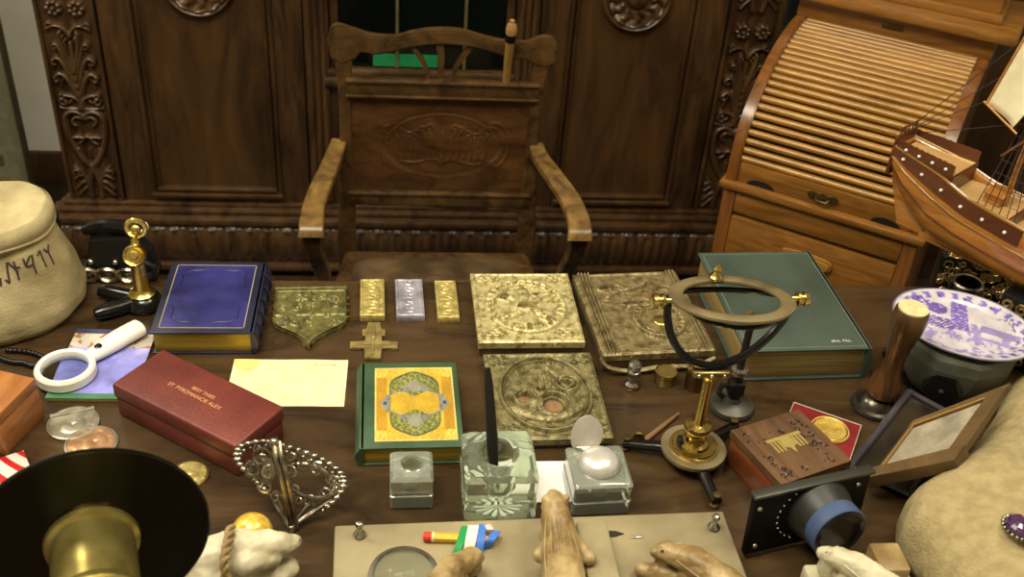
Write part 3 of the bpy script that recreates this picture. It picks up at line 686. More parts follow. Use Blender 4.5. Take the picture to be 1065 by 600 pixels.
def st2(w, d):
    s = [(arc(0, 0, .070, 0, 360, 60, ey=1.22), .003, .003, .005), (arc(0, 0, .064, 0, 360, 60, ey=1.22), .0015, .0015, .003)]
    s += [(bez((-.02, -.02), (-.03, .02), (-.02, .06), (.01, .06)), .016, .01, .005), (bez((.03, -.05), (.05, -.01), (.03, .03), (.01, .06)), .008, .006, .005), (bez((-.05, -.03), (-.03, -.06), (.02, -.07), (.05, -.03)), .012, .008, .005)]
    s += [(arc(.036, .018, .017, 0, 360, 20), .003, .003, .006), (arc(.036, .018, .009, 0, 360, 16), .003, .003, .006), (arc(.008, -.028, .026, 0, 360, 24), .003, .003, .006), (arc(-.034, -.012, .017, 0, 360, 20), .003, .003, .005)]
    for k in range(8): s.append((bez((-.04+.012*k, .05-.002*k), (-.035+.012*k, .03), (-.03+.01*k, .01), (-.03+.008*k, -.005)), .003, .002, .003))
    for sx in (-1, 1):
        for sy in (-1, 1):
            for k in range(6):
                x_, y_ = sx*(w/2-.014-.008*(k % 3)), sy*(d/2-.014-.009*(k//3)-.004*(k % 2)); s.append((arc(x_, y_, .006, 0, 320, 8, r1=.002), .0022, .0018, .004))
    return s
icon([(503, 366), (612, 366), (641, 454), (515, 457)], .022, 'greenish gilt metal icon with oval border and two face openings, nearest of the three icons', M_gilt2, st2, 12, noise=.0007, holes=[(-.034, -.012, .014, .011), (.008, -.028, .015, .017), (-.006, .004, .008, .008)])
def st3(w, d):
    s = []
    for k in range(4): x = -w/2+.008+.006*k; s.append(([(x, -d/2+.006), (x, d/2-.006)], .0022, .0022, .004))
    s += [(arc(.022, -.03, .042, 0, 360, 50, ey=1.1), .004, .004, .005), (arc(.022, -.03, .032, 0, 360, 50, ey=1.1), .002, .002, .003), (bez((-.02, .01), (0, .02), (.02, .0), (.04, .02)), .006, .003, .004)]
    for i in range(22): a = 2*PI*i/22; s.append(([(.022+.036*math.cos(a), -.03+.040*math.sin(a)), (.022+.044*math.cos(a), -.03+.048*math.sin(a))], .003, .002, .005))
    s += [(bez((-.05, .04), (-.03, .07), (0, .05), (.03, .08)), .006, .003, .004), (arc(.05, .05, .02, 0, 300, 16, r1=.006), .004, .003, .005), (arc(-.03, .06, .016, 0, 300, 16, r1=.006), .004, .003, .004)]
    for k in range(3): x = w/2-.008-.006*k; s.append(([(x, -d/2+.006), (x, d/2-.006)], .0022, .0022, .004))
    return s
t, w, d = icon([(597, 284), (700, 281), (748, 363), (626, 369)], .036, 'brown gilt metal icon with ridged edge and torn slit, right of the pale icon', M_gilt3, st3, 13, noise=.0008, holes=[(-.045, .068, .014, .0045), (-.008, .022, .02, .0035), (.022, .046, .008, .013)])
m = MB(); m.sphere((.028, -.03, .034), .016, sc=(1, 1, .25)); m.build('gold_boss', M_gold, t)
# loose bent strips of the metal edges
m = MB(); m.tube(cat([(-w/2-.004, -d/2+.0, .03), (-w/2+.01, -d/2-.008, .016), (-w/2+.05, -d/2-.01, .008), (0, -d/2-.008, .012), (w/2-.03, -d/2-.006, .01), (w/2, -d/2, .02)], 6), .004, 6, flat=.4); m.build('bent_edge_strip', M_gilt3, t)

# ------------------------------------------------------------------ bars, shield, cross, paper
def relief_slab(name, out, h, mm, label, catg, M, stf, seed, noise=.0006, group=None, nx=90, ny=120):
    """outline given by a mask function of local x, y"""
def bar(px, h, label, mm, seed):
    c, w, d, a = fit(px, TT+h)
    t = thing('embossed_bar', TR(c.x, c.y, TT, a), label, 'bar', 'small embossed metal bars in a row')
    m = MB(); m.box(-w/2, w/2, -d/2, d/2, 0, h-.001, .001); m.build('block', mm, t)
    X, Y = gridxy(-w/2+.0008, w/2-.0008, -d/2+.0008, d/2-.0008, 50, 110)
    r = random.Random(seed); s = []
    s += [([(-w/2+.004, -d/2+.004), (w/2-.004, -d/2+.004), (w/2-.004, d/2-.004), (-w/2+.004, d/2-.004), (-w/2+.004, -d/2+.004)], .0012, .0012, .0014)]
    for k in range(5):
        yy = -d/2+.016+k*(d-.03)/4; s.append((arc(r.uniform(-.003, .003), yy, .007, r.uniform(0, 90), 320, 12, r1=.003), .0018, .0012, .0018)); s.append(([(-.006, yy+.007), (.006, yy+.007)], .001, .001, .0012))
    m = MB(); m.grid(X, Y, h+strokes(X, Y, s)+.0004*fbm(X, Y, 500, seed), base=h-.0015); m.build('embossed_face', mm, t, angle=60)
M_bargold = mat('pale gold bar', (150, 134, 70), (208, 190, 122), rough=.36, metal=.4, scale=110)
bar([(375, 290), (400, 290), (400, 328), (374, 329)], .012, 'broad dull gold embossed bar, leftmost of the three above the cross', M_bargold, 1)
bar([(411, 290), (439, 290), (442, 328), (412, 329)], .013, 'silvery embossed bar between the two gold bars', mat('silver bar', (128, 124, 138), (182, 178, 192), rough=.32, metal=.4, scale=50), 2)
bar([(451, 291), (473, 292), (479, 330), (456, 331)], .011, 'narrow pale gold embossed bar nearest the pale metal icon', M_bargold, 3)
# shield plaque
c, w, d, a = fit([(285, 294), (361, 292), (360, 352), (283, 352)], TT+.012)
t = thing('shield_plaque', TR(c.x, c.y, TT, a), 'green bronze embossed shield with pointed bottom lying beside the blue book', 'plaque')
sc_ = w
out = [(-.5, .42), (-.5, -.12)]+[tuple(p) for p in bez((-.5, -.12), (-.5, -.32), (-.12, -.30), (0, -.60), 10)][1:]+[tuple(p) for p in bez((0, -.60), (.12, -.30), (.5, -.32), (.5, -.12), 10)][1:]+[(.5, .42)]
yo = .04
outp = [(x*sc_, (y-.42)*sc_*1.32+.523*sc_) for x, y in out]
m = MB(); m.prism(outp[::-1], 0, .007, bev=.0015)
M_shield = mat('green bronze', (72, 72, 38), (130, 122, 72), rough=.4, metal=.4, scale=80, bump=.4, bscale=200)
m.build('shield_plate', M_shield, t, angle=50)
def inside(X, Y, poly):
    c_ = np.zeros(X.shape, bool); n = len(poly); j = n-1
    for i in range(n):
        xi, yi = poly[i]; xj, yj = poly[j]
        c_ ^= ((yi > Y) != (yj > Y)) & (X < (xj-xi)*(Y-yi)/(yj-yi+1e-12)+xi); j = i
    return c_
X, Y = gridxy(-.49*sc_, .49*sc_, min(p[1] for p in outp)+.002, max(p[1] for p in outp)-.002, 120, 140)
r = random.Random(4); s = [(outp+[outp[0]], .0035, .0035, .004), ([(0, outp[0][1]), (0, -.02*sc_)], .002, .002, .002), ([(-.5*sc_, -.08*sc_), (.5*sc_, -.08*sc_)], .0015, .0015, .002)]
for k in range(46):
    x_, y_ = r.uniform(-.42, .42)*sc_, r.uniform(-.35, .44)*sc_; s.append((arc(x_, y_, r.uniform(.004, .009), r.uniform(0, 360), r.uniform(360, 600), 10, r1=.002), .0016, .001, .0022))
H = strokes(X, Y, s)+.0005*fbm(X, Y, 400, 2); ins_ = inside(X, Y, outp)
m = MB(); ny, nx = X.shape; V = {}
for j in range(ny):
    for i in range(nx):
        if ins_[j, i]: V[(j, i)] = m.bm.verts.new((X[j, i], Y[j, i], .0072+H[j, i]))
for j in range(ny-1):
    for i in range(nx-1):
        k = [(j, i), (j, i+1), (j+1, i+1), (j+1, i)]
        if all(q in V for q in k): m.bm.faces.new([V[q] for q in k])
m.build('embossed_scene', M_shield, t, angle=60)
for s_ in (-1, 1):
    for k in range(4):
        m = MB(); m.box(s_*.5*sc_-.003, s_*.5*sc_+.005*1, .32*sc_-k*.15*sc_-.004, .32*sc_-k*.15*sc_+.004, .001, .008, .0015); m.build('side_tab', M_brassd, t)
m = MB(); m.tube([(-.5*sc_, .53*sc_, .009), (.5*sc_, .53*sc_, .009)], .004, 8); m.build('top_roll', M_shield, t)
# cross
c = P(388, 366, TT); t = thing('cross', TR(c.x, c.y, TT, 0), 'flat brass cross with three bars tucked against the green book', 'cross')
M_cross = mat('old brass relief', (112, 96, 54), (160, 142, 90), rough=.42, metal=.35, scale=50, bump=.6, bscale=300)
o_ = [(-.012, -.03), (-.012, -.006), (-.034, -.006), (-.034, .010), (-.011, .010), (-.011, .024), (-.017, .024), (-.017, .040), (-.010, .040), (-.010, .058), (.010, .058), (.010, .040), (.017, .040), (.017, .024), (.011, .024), (.011, .010), (.036, .010), (.036, -.006), (.012, -.006), (.012, -.03)]
k = 1.1; m = MB(); m.prism([(x*k, y*k+.01) for x, y in o_][::-1], 0, .006, bev=.0012); m.build('cross_plate', M_cross, t)
m = MB(); m.tube([(0, -.015, .0065), (0, .068, .0065)], .0025, 8, flat=.6); m.tube([(-.03, .0125, .0065), (.03, .0125, .0065)], .0022, 8, flat=.6); m.tube([(-.014, .045, .0065), (.014, .045, .0065)], .002, 8, flat=.6); m.sphere((0, .03, .0065), .0045, sc=(1, 1, .6), u=10, v=8); m.build('raised_figure', M_cross, t)
# paper
c, w, d, a = fit([(244, 373), (360, 373), (355, 423), (232, 424)], TT+.001)
w = .178; d = .112; M0 = TR(c.x+.002, c.y, TT+.0003, -.01)
X, Y = gridxy(-w/2, w/2, -d/2, d/2, 180, 110); m = MB()
Zp = .0008+.0015*np.clip((X/w-.35), 0, 1)**1+.0004*np.sin(X*60); m.grid(X, Y, Zp, base=0)
o = m.build('handwritten_letter', paintmat('cream writing paper', rough=.8), M=M0); tag(o, 'cream paper with faint handwriting, corner tucked under the dark red box', 'paper')
def f(x, y, z):
    n = len(x); c = np.tile(np.array([238., 226., 176.]), (n, 1)); st_ = fbm(x, y, 30, 4)
    c *= (1+.03*st_)[:, None]; q = np.hypot(x+w/2-.02, y-d/2+.01) < .02+.006*st_; c[q] = [232, 208, 128]
    ln = (np.abs(((y+d/2) % .0105)-.005) < .0011) & (fbm(x, y*.4, 900, 6, 2) > -.05) & (x > -w/2+.012) & (x < w/2-.012) & (y < d/2-.02)
    c[ln] *= .90; h_ = (np.abs(y-d/2+.013) < .0018) & (x > .035) & (x < .07) & (fbm(x, y, 1200, 2) > -.2); c[h_] *= .8
    s_ = np.abs(np.hypot((x-.012), (y+.04)*1.3)-.009) < .0012; c[s_] *= .9
    return np.clip(c, 0, 255)
paint(o, f)

# ------------------------------------------------------------------ dark red box
M_red = mat('dark red leather', (88, 36, 32), (116, 54, 44), rough=.42, scale=9, bump=.4, bscale=260)
h = .06; c, w, d, a = fit([(168, 368), (300, 418), (249, 462), (108, 399)], TT+h)
t = thing('leather_case', TR(c.x, c.y, TT, a), 'long dark red leather case with gold lettering on the lid', 'case')
m = MB(); m.box(-w/2+.002, w/2-.002, -d/2+.002, d/2-.002, 0, h*.58, .003); m.build('case_base', M_red, t)
m = MB(); m.box(-w/2, w/2, -d/2, d/2, h*.58+.0008, h, .004, seg=3); ld = m.build('case_lid', M_red, t)
M_gl = mat('gold lettering', (214, 158, 110), rough=.4, metal=.2)
text('BEST THIES', .0085, t, TR(.004, .008, h+.0001), M_gl); text('ST. PYROMANCIE ALEX', .0095, t, TR(-.002, -.004, h+.0001), M_gl)

# ------------------------------------------------------------------ wooden box at the left edge
h = .072; c, w, d, a = fit([(-22, 397), (38, 391), (50, 0), (0, 0)], TT+h) if False else (P(8, 418, TT+h), .10, .10, 0)
A = P(37, 393, TT+h); B = P(2, 428, TT+h)
ydir = (A-B).normalized(); xdir = Vector((ydir.y, -ydir.x, 0)); M0 = axes((A.x, A.y, TT), xdir, ydir)
t = thing('wooden_box', M0, 'small orange brown wooden box with brass plate at the left table edge', 'box')
M_boxw = mat('orange brown veneer', (134, 82, 40), (168, 110, 60), rough=.35, kind='wood', scale=5, stretch=(8, 1, 8), coat=.2)
L = (A-B).length+.012
m = MB(); m.box(-.13, 0, -L, 0, 0, h-.018, .002); m.build('box_body', M_boxw, t)
m = MB(); m.box(-.13, 0, -L, 0, h-.0172, h, .002); m.build('box_lid', M_boxw, t)
m = MB(); m.lathe([(0, 0), (.011, 0), (.011, .001), (.009, .0016), (0, .0018)], 24, M=TR(-.045, -L*.45, h)); m.build('brass_plate', M_brassd, t)

# ------------------------------------------------------------------ magazine + magnifier
q = [P(85, 345, TT+.008), P(165, 345, TT+.008), P(125, 412, TT+.008), P(38, 414, TT+.008)]
c = sum(q, Vector())/4; ux = q[2]-q[3]; a = math.atan2(ux.y, ux.x)
w = .125; d = .17
t = thing('magazine', TR(c.x+.004, c.y+.002, TT, a-.06), 'glossy lilac blue picture booklet under the white magnifier', 'booklet')
m = MB(); m.box(-w/2, w/2, -d/2, d/2, 0, .006, .001); m.build('page_block', M_page, t)
X, Y = gridxy(-w/2, w/2, -d/2, d/2, 110, 150); m = MB(); m.grid(X, Y, .0075+0*X, base=.006); o = m.build('picture_cover', paintmat('glossy picture print', rough=.2, coat=.5), t)
def f(x, y, z):
    n = len(x); v = y/d+.5; A = fbm(x, y, 60, 5); B = fbm(x, y, 140, 7)
    c = np.tile(np.array([132., 132., 208.]), (n, 1)); c += (np.clip((v-.45), 0, 1)*160)[:, None]; c *= (1+.3*A+.12*B)[:, None]
    k = v > .72; c[k] = [206, 200, 190]; c[k & (B > .1)] = [176, 120, 70]; c[k & (A < -.25)] = [70, 50, 40]; c[v > .93] = [60, 62, 100]
    c[(v < .07)] = [70, 120, 84]; return np.clip(c, 0, 250)
paint(o, f)
zt = TT+.0078
R_ = P(68, 384, zt+.012); He = P(140, 343, zt+.014); hd_ = (He-R_); hd_.z = 0; M0 = axes((R_.x, R_.y, zt), hd_, (-hd_.y, hd_.x, 0))
t = thing('magnifying_glass', M0, 'white plastic hand magnifier with round lens and long handle on the lilac booklet', 'magnifier')
rr = .040; L = hd_.length
m = MB(); m.lathe([(rr+.001, 0), (rr+.004, .003), (rr+.004, .016), (rr+.001, .020), (rr-.005, .019), (rr-.007, .014), (rr-.006, .003), (rr-.003, 0)], 64, closed=True); m.build('lens_rim', M_white, t)
m = MB(); m.lathe([(0, .008), (rr*.5, .0088), (rr-.0055, .0105), (rr-.0055, .0115), (rr*.5, .0142), (0, .0152)], 48); m.build('lens', M_lens, t)
pts = cat([(rr+.002, 0, .010), (rr+.02, 0, .011), (rr+.045, 0, .013), (L-.02, 0, .014), (L+.004, 0, .0135), (L+.014, 0, .013)], 6); n = len(pts)
m = MB(); rad = [.0125+.0055*min(1, i/(n*.4)) for i in range(n)]; rad[-1] = .004; rad[-2] = .010; rad[-3] = .0135; rad[-4] = .0155
m.tube(pts, rad, 16, flat=.72, up=(0, 0, 1)); m.build('handle', M_white, t, angle=60)
m = MB(); m.sphere((rr+.022, 0, .0195), .0075, sc=(1.25, 1, .45)); m.build('button', M_black, t)
m = MB(); m.box(rr+.055, rr+.075, .003, .0036, .0262, .0266); m.build('print_line', M_ink, t)

# ------------------------------------------------------------------ medals, strip
def medal(px, z, r, label, mm, seed, tilt=0, rimm=None):
    c = P(px[0], px[1], z+.003)
    t = thing('medal', Matrix.Translation((c.x, c.y, z)) @ RZ(seed) @ RX(tilt), label, 'medal', 'round medals on the table')
    m = MB(); m.lathe([(0, 0), (r, 0), (r, .004), (r-.003, .0046), (r-.004, .0036), (0, .0036)], 48); m.build('disc', rimm or mm, t)
    n = 64; k = 26; m = MB(); rr_ = np.linspace(0, r-.004, k); th = np.linspace(0, 2*PI, n+1)[:-1]; RR, TH = np.meshgrid(rr_, th, indexing='ij'); X = RR*np.cos(TH); Y = RR*np.sin(TH)
    s = [(arc(-.001, .004, r*.28, 0, 360, 16), r*.22, r*.22, .0016), ([(0, -r*.2), (0, -r*.55)], r*.2, r*.38, .0014)]
    for q_ in range(18):
        an = 2*PI*q_/18+.1
        if abs(math.sin(an/2)) > .25: s.append(([(r*.76*math.cos(an), r*.76*math.sin(an)), (r*.84*math.cos(an), r*.84*math.sin(an))], .0011, .0009, .0008))
    Z = .0037+strokes(X, Y, s)+.0002*fbm(X, Y, 700, seed)
    vs = [[m.bm.verts.new((X[i, j], Y[i, j], Z[i, j])) for j in range(n)] for i in range(1, k)]; c0 = m.bm.verts.new((0, 0, Z[0, 0]))
    for j in range(n): m.bm.faces.new((c0, vs[0][j], vs[0][(j+1) % n]))
    for i in range(k-2):
        for j in range(n): m.bm.faces.new((vs[i][j], vs[i+1][j], vs[i+1][(j+1) % n], vs[i][(j+1) % n]))
    m.build('relief', mm, t, angle=60)
M_med = mat('grey silver medal', (140, 134, 118), (178, 172, 154), rough=.36, metal=.7, scale=60)
medal((76, 440), TT, .036, 'grey silver medal beside the orange brown box', M_med, 3)
medal((95, 461), TT, .036, 'coppery medal at the back rim of the black disc', mat('copper medal', (158, 116, 82), (190, 150, 112), rough=.36, metal=.6, scale=60), 5, rimm=M_med)
medal((197, 493), TT, .027, 'small brass medal right of the black disc', mat('brass medal', (168, 150, 84), (200, 184, 118), rough=.36, metal=.6, scale=60), 9, rimm=M_brassd)
c1 = P(52, 433, TT+.004); c2 = P(98, 424, TT+.004)
m = MB(); m.tube([c1, c1.lerp(c2, .5), c2], .004, 8, flat=.6); o = m.build('metal_rod', M_med); tag(o, 'short grey metal rod behind the grey silver medal', 'rod')
# red and white striped card
c = P(6, 492, TT+.002); M0 = TR(c.x-.01, c.y-.012, TT, .5); X, Y = gridxy(-.045, .045, -.04, .04, 90, 60)
m = MB(); m.grid(X, Y, .002+.0*X, base=0); o = m.build('striped_card', paintmat('striped print', rough=.4), M=M0); tag(o, 'white card with curving red stripes at the lower left edge', 'card')
paint(o, lambda x, y, z: np.where((((x*1.0+y*.35+8*x*y) % .03) < .012)[:, None], np.array([[186, 24, 26]]), np.array([[228, 222, 206]])))
# beads
pts = cat([P(0, 372, TT+.005), P(12, 376, TT+.005), P(24, 377, TT+.005), P(36, 380, TT+.005), P(45, 372, TT+.005), P(30, 366, TT+.005), P(8, 364, TT+.005)], 5)
bd = thing('bead_string', (pts[0].x, pts[0].y, TT) if hasattr(pts[0], 'x') else (pts[0][0], pts[0][1], TT), 'string of small shiny black beads in front of the canvas sack', 'beads')
for p in pts[::1]:
    m = MB(); m.sphere((p[0], p[1], TT+.0045), .0045, u=10, v=8); m.build('bead', M_black, bd, local=False)

# ------------------------------------------------------------------ canvas sack with inked writing
def build_sack():
    cx, cy = -.645, 1.482
    t = thing('canvas_sack', (cx, cy, TT), 'off-white canvas sack with black handwritten figures at the left table edge', 'sack')
    prof = [(.0, .0), (.108, .0), (.117, .012), (.120, .035), (.116, .07), (.106, .11), (.095, .145), (.090, .152), (.0895, .158), (.092, .163), (.0935, .172), (.0925, .184), (.088, .189), (.073, .191), (.05, .190), (.0, .188)]
    n = 96
    def rad(z, th, r): return r*(1+.022*math.sin(3*th+z*20)+.012*math.sin(7*th-z*40)+.006*math.sin(13*th+z*90))
    m = MB(); zs = np.array([p[1] for p in prof]); rs = np.array([p[0] for p in prof])
    pr = []
    for i in range(len(prof)-1):
        for k in range(4): a = k/4; pr.append((rs[i]*(1-a)+rs[i+1]*a, zs[i]*(1-a)+zs[i+1]*a))
    pr.append(prof[-1]); rings = []
    for r, z in pr:
        if r < 1e-6: rings.append([m.bm.verts.new((0, 0, z))]); continue
        rings.append([m.bm.verts.new((rad(z, 2*PI*j/n, r)*math.cos(2*PI*j/n), rad(z, 2*PI*j/n, r)*math.sin(2*PI*j/n), z+(.006*math.sin(2*2*PI*j/n+1)*(z/.22)**2))) for j in range(n)])
    for a, b in zip(rings, rings[1:]):
        for j in range(n):
            q = (j+1) % n
            if len(a) == 1: m.bm.faces.new((a[0], b[j], b[q]))
            elif len(b) == 1: m.bm.faces.new((a[j], a[q], b[0]))
            else: m.bm.faces.new((a[j], a[q], b[q], b[j]))
    m.build('bag', M_sack, t, angle=70)
    m = MB(); m.lathe([(.094, .160), (.0965, .164), (.0975, .174), (.0955, .184), (.090, .190)], 64, sx=1, sy=1); m.tube([(.0945*math.cos(a), .0945*math.sin(a), .1590+.002*math.sin(5*a)) for a in np.linspace(0, 2*PI, 64, endpoint=False)], .0032, 8, loop=True)
    m.build('rolled_hem', M_sack, t)
    # ink strokes: intersect the view of each stroke with the bag surface
    def surf(px, py):
        d = ray(px, py); o = CAM-Vector((cx, cy, TT))
        s = 1.2
        while s < 2.6:
            p = o+d*s; r_ = np.interp(p.z, zs[1:12], rs[1:12]); th = math.atan2(p.y, p.x)
            if 0 < p.z < .2 and math.hypot(p.x, p.y) < rad(p.z, th, r_)+.0004: return p
            s += .001
        return None
    S_ = [[(7, 273), (8, 283), (10, 294), (6, 291)], [(8, 273), (14, 278), (19, 283)], [(14, 272), (17, 281), (20, 291)], [(14, 278), (21, 278)], [(0, 289), (1, 297)], [(24, 269), (26, 275)], [(31, 266), (27, 277), (35, 275)], [(33, 265), (35, 276), (38, 284)], [(39, 266), (41, 261), (44, 268), (48, 277)], [(45, 259), (49, 262)], [(50, 254), (50, 262), (53, 268), (56, 275)]]
    m = MB()
    for s in S_:
        p = [surf(*q) for q in cat(s, 4)]; p = [q for q in p if q is not None]
        if len(p) > 1: m.tube(p, .0016, 6)
    m.build('handwritten_figures', M_ink, t)
build_sack()
# black crumpled bag behind the sack
c = Vector((-.86, 2.13, 0))
def blob(name, mm, parent, items, vox=.003, sm=4, local=False, disp=None):
    m = MB()
    for it in items:
        a_, r = it[0], it[1]
        if len(it) > 2 and isinstance(it[2], (tuple, Vector)) and len(it) == 4:      # tapered limb: a, ra, b, rb
            b_, rb = Vector(it[2]), it[3]; A_ = Vector(a_); k = max(2, int((b_-A_).length/(min(r, rb)*.35)))
            for i in range(k+1): f_ = i/k; m.sphere(A_.lerp(b_, f_), r+(rb-r)*f_, u=14, v=10)
        else: m.sphere(a_, r, u=18, v=12, sc=it[2] if len(it) > 2 else (1, 1, 1))
    o = m.build(name, mm, parent, local=local); mod_remesh(o, vox, sm)
    if disp:
        tx = bpy.data.textures.new(name+' relief', 'CLOUDS'); tx.noise_scale = disp[1]; md = o.modifiers.new('d', 'DISPLACE'); md.texture = tx; md.strength = disp[0]; md.mid_level = .5
    return o
st_ = thing('side_stand', (c.x, c.y, 0), 'dark stand carrying the black leather bag left of the cabinet', 'stand')
m = MB(); m.box(c.x-.2, c.x+.12, c.y-.15, c.y+.15, .30, .325, .004); m.build('stand_top', M_blackm, st_, local=False)
for sx in (-.18, .10):
    for sy in (-.13, .13):
        m = MB(); m.box(c.x+sx-.015, c.x+sx+.015, c.y+sy-.015, c.y+sy+.015, 0, .3, .002); m.build('leg', M_blackm, st_, local=False)
M_bag = mat('black shiny leather', (18, 17, 17), (34, 32, 31), rough=.3, scale=20, bump=.6, bscale=40)
r = random.Random(5); it = [((c.x-.03+r.uniform(-.08, .07), c.y+r.uniform(-.06, .06), .43+r.uniform(-.01, .09)), r.uniform(.045, .075)) for _ in range(16)]
bg = thing('leather_bag', (c.x, c.y, .325), 'crumpled shiny black leather bag behind the canvas sack', 'bag')
blob('bag_body', M_bag, bg, it+[((c.x-.03, c.y, .43), .085, (1.1, .8, 1))], vox=.006, sm=2, disp=(.03, .04))
m = MB(); m.tube([(c.x-.10+.1*i/10, c.y-.02, .49+.09*math.sin(PI*i/10)) for i in range(11)], .007, 8); m.build('handle', M_bag, bg, local=False)

# ------------------------------------------------------------------ brass seal press
c = P(150, 318, TT); t = thing('seal_press', (c.x, c.y, TT), 'black iron seal press with tall brass column and round brass eye, beside the blue book', 'press')
m = MB(); m.lathe([(0, .0), (.030, .0), (.032, .006), (.028, .018), (.018, .026), (.0, .028)], 28); m.build('base', M_black, t)
for (px, py) in ((103, 303), (98, 328)):
    e = P(px, py, TT+.012)-Vector((c.x, c.y, TT)); r_ = cat([(0, 0, .014), (e.x*.35, e.y*.35, .012), (e.x*.8, e.y*.8, .013), (e.x, e.y, .013)], 6); n = len(r_)
    m = MB(); m.tube(r_, [.011+.003*math.sin(i/n*PI*1.3)-(.006 if i == n-1 else 0) for i in range(n)], 12); m.build('handle', M_black, t)
m = MB(); m.lathe([(0, .024), (.021, .024), (.022, .028), (.014, .034), (.0125, .038), (.0115, .09), (.013, .094), (.0, .094)], 24); m.build('column', M_gold, t)
f_ = Matrix.Translation((0, -.008, .106)) @ RX(math.radians(62))
m = MB(); m.lathe([(.0, -.008), (.0165, -.008), (.0185, -.004), (.0185, .004), (.0165, .008), (.0135, .006), (.0115, .0045), (.0, .0045)], 28, M=f_); m.lathe([(.005, .004), (.008, .008), (.0055, .011), (0, .011)], 16, M=f_); m.build('round_eye', M_gold, t)
m = MB(); m.tube([(0, .004, .115), (0, .010, .13), (0, .004, .142)], [.008, .007, .008], 12)
m.tube([(.0045+.0145*math.cos(a), .008, .148+.0145*math.sin(a)) for a in np.linspace(0, 2*PI, 28, endpoint=False)], .0045, 10, loop=True); m.sphere((.0045, .006, .148), .009, u=14, v=10); m.build('top_scroll', M_gold, t)

# black hand press behind with studs
c = P(122, 289, TT); t = thing('hand_press', (c.x, c.y, TT), 'black iron hand press with white ringed lever and nickel studs behind the brass seal press', 'press')
def LP(px, py, z): p = P(px, py, z); return p-Vector((c.x, c.y, TT))
m = MB(); q = [(-.055, -.02), (.075, -.02), (.075, .05), (-.055, .05)]
m.box(-.06, .07, -.01, .035, .0, .014, .003); m.build('base_plate', M_blackm, t)
m = MB(); m.prism([(-.052, .012), (.068, .012), (.062, .055), (.03, .085), (-.035, .08)], -.016, .016, M=Matrix(((1, 0, 0, 0), (0, 0, -1, .014), (0, 1, 0, 0), (0, 0, 0, 1))), bev=.004); m.build('body', M_blackm, t)
m = MB(); pts = cat([(-.045, .012, .088), (-.01, .012, .098), (.03, .012, .094), (.055, .012, .098)], 5); m.tube(pts, [.009+.004*math.sin(i/len(pts)*PI) for i in range(len(pts))], 10); m.build('lever', M_black, t)
m = MB(); m.lathe([(.006, -.003), (.0115, -.003), (.0125, .0), (.0115, .003), (.006, .003), (.005, 0)], 24, M=Matrix.Translation((.052, .004, .101)) @ RX(math.radians(35)), closed=True); m.build('white_ring', M_white, t)
for px in (98, 123): 
    p = LP(px, 265, TT+.035); m = MB(); m.sphere((p.x, -.004, .035), .0055, u=12, v=8); m.build('stud', M_steel, t)
for k in range(3):
    m = MB(); m.tube([(-.045+.034*k+.015*math.cos(a), -.014+.002*math.cos(2*a), .015+.012*math.sin(a)) for a in np.linspace(0, 2*PI, 20, endpoint=False)], .0055, 8, loop=True); m.sphere((-.045+.034*k, -.012, .014), .010, u=12, v=8, sc=(1, .5, .8)); m.build('nickel_knuckle', M_silver, t)
m = MB(); m.tube([(.05, -.018, .008), (.068, -.02, .02), (.07, -.018, .035), (.055, -.016, .044), (.03, -.014, .045)], .005, 8); m.build('spring_arm', M_blackm, t)

# ------------------------------------------------------------------ black disc with brass socket
zc = .95; c = P(96, 560, zc); R_ = .121; axd = Vector((.29, -.955, .05)).normalized()
t = thing('tube_with_disc', (c.x, c.y, TT), 'wide black disc with a flanged brass tube pointing forward in the lower left corner', 'instrument')
MT = Matrix.Translation((0, 0, zc-TT)) @ axd.to_track_quat('Z', 'Y').to_matrix().to_4x4()
m = MB(); m.lathe([(.038, -.002), (R_-.004, -.002), (R_, .0), (R_, .002), (R_-.002, .0035), (R_-.006, .002), (.038, .002)], 96, M=MT, closed=True); m.build('black_disc', mat('black shellac', (7, 7, 5), (12, 11, 8), rough=.22, scale=30), t)
M_tb = mat('tube brass', (150, 134, 70), (184, 168, 100), rough=.26, metal=.85, scale=30)
m = MB(); m.lathe([(.036, .002), (.047, .002), (.0485, .005), (.0475, .010), (.043, .013), (.0425, .016), (.0425, .088), (.044, .090), (.0445, .098), (.0425, .101), (.0385, .101), (.0365, .094), (.036, .03)], 64, M=MT, closed=True); m.build('brass_tube', M_tb, t)
m = MB(); m.lathe([(0, .050), (.0365, .050), (.0365, .046), (0, .046)], 40, M=MT); m.build('inner_stop', M_blackm, t)
m = MB(); m.lathe([(0, -.03), (.030, -.03), (.034, -.026), (.034, -.002), (0, -.002)], 40, M=MT); m.build('rear_tube', M_tb, t)
bp = MT @ Vector((0, 0, -.018)); m = MB(); m.lathe([(0, 0), (.055, 0), (.057, .006), (.045, .012), (.014, .02), (.010, .03), (.010, bp.z-.03), (.014, bp.z-.025), (0, bp.z-.02)], 40, M=TR(bp.x, bp.y)); m.build('pillar_foot', M_black, t)

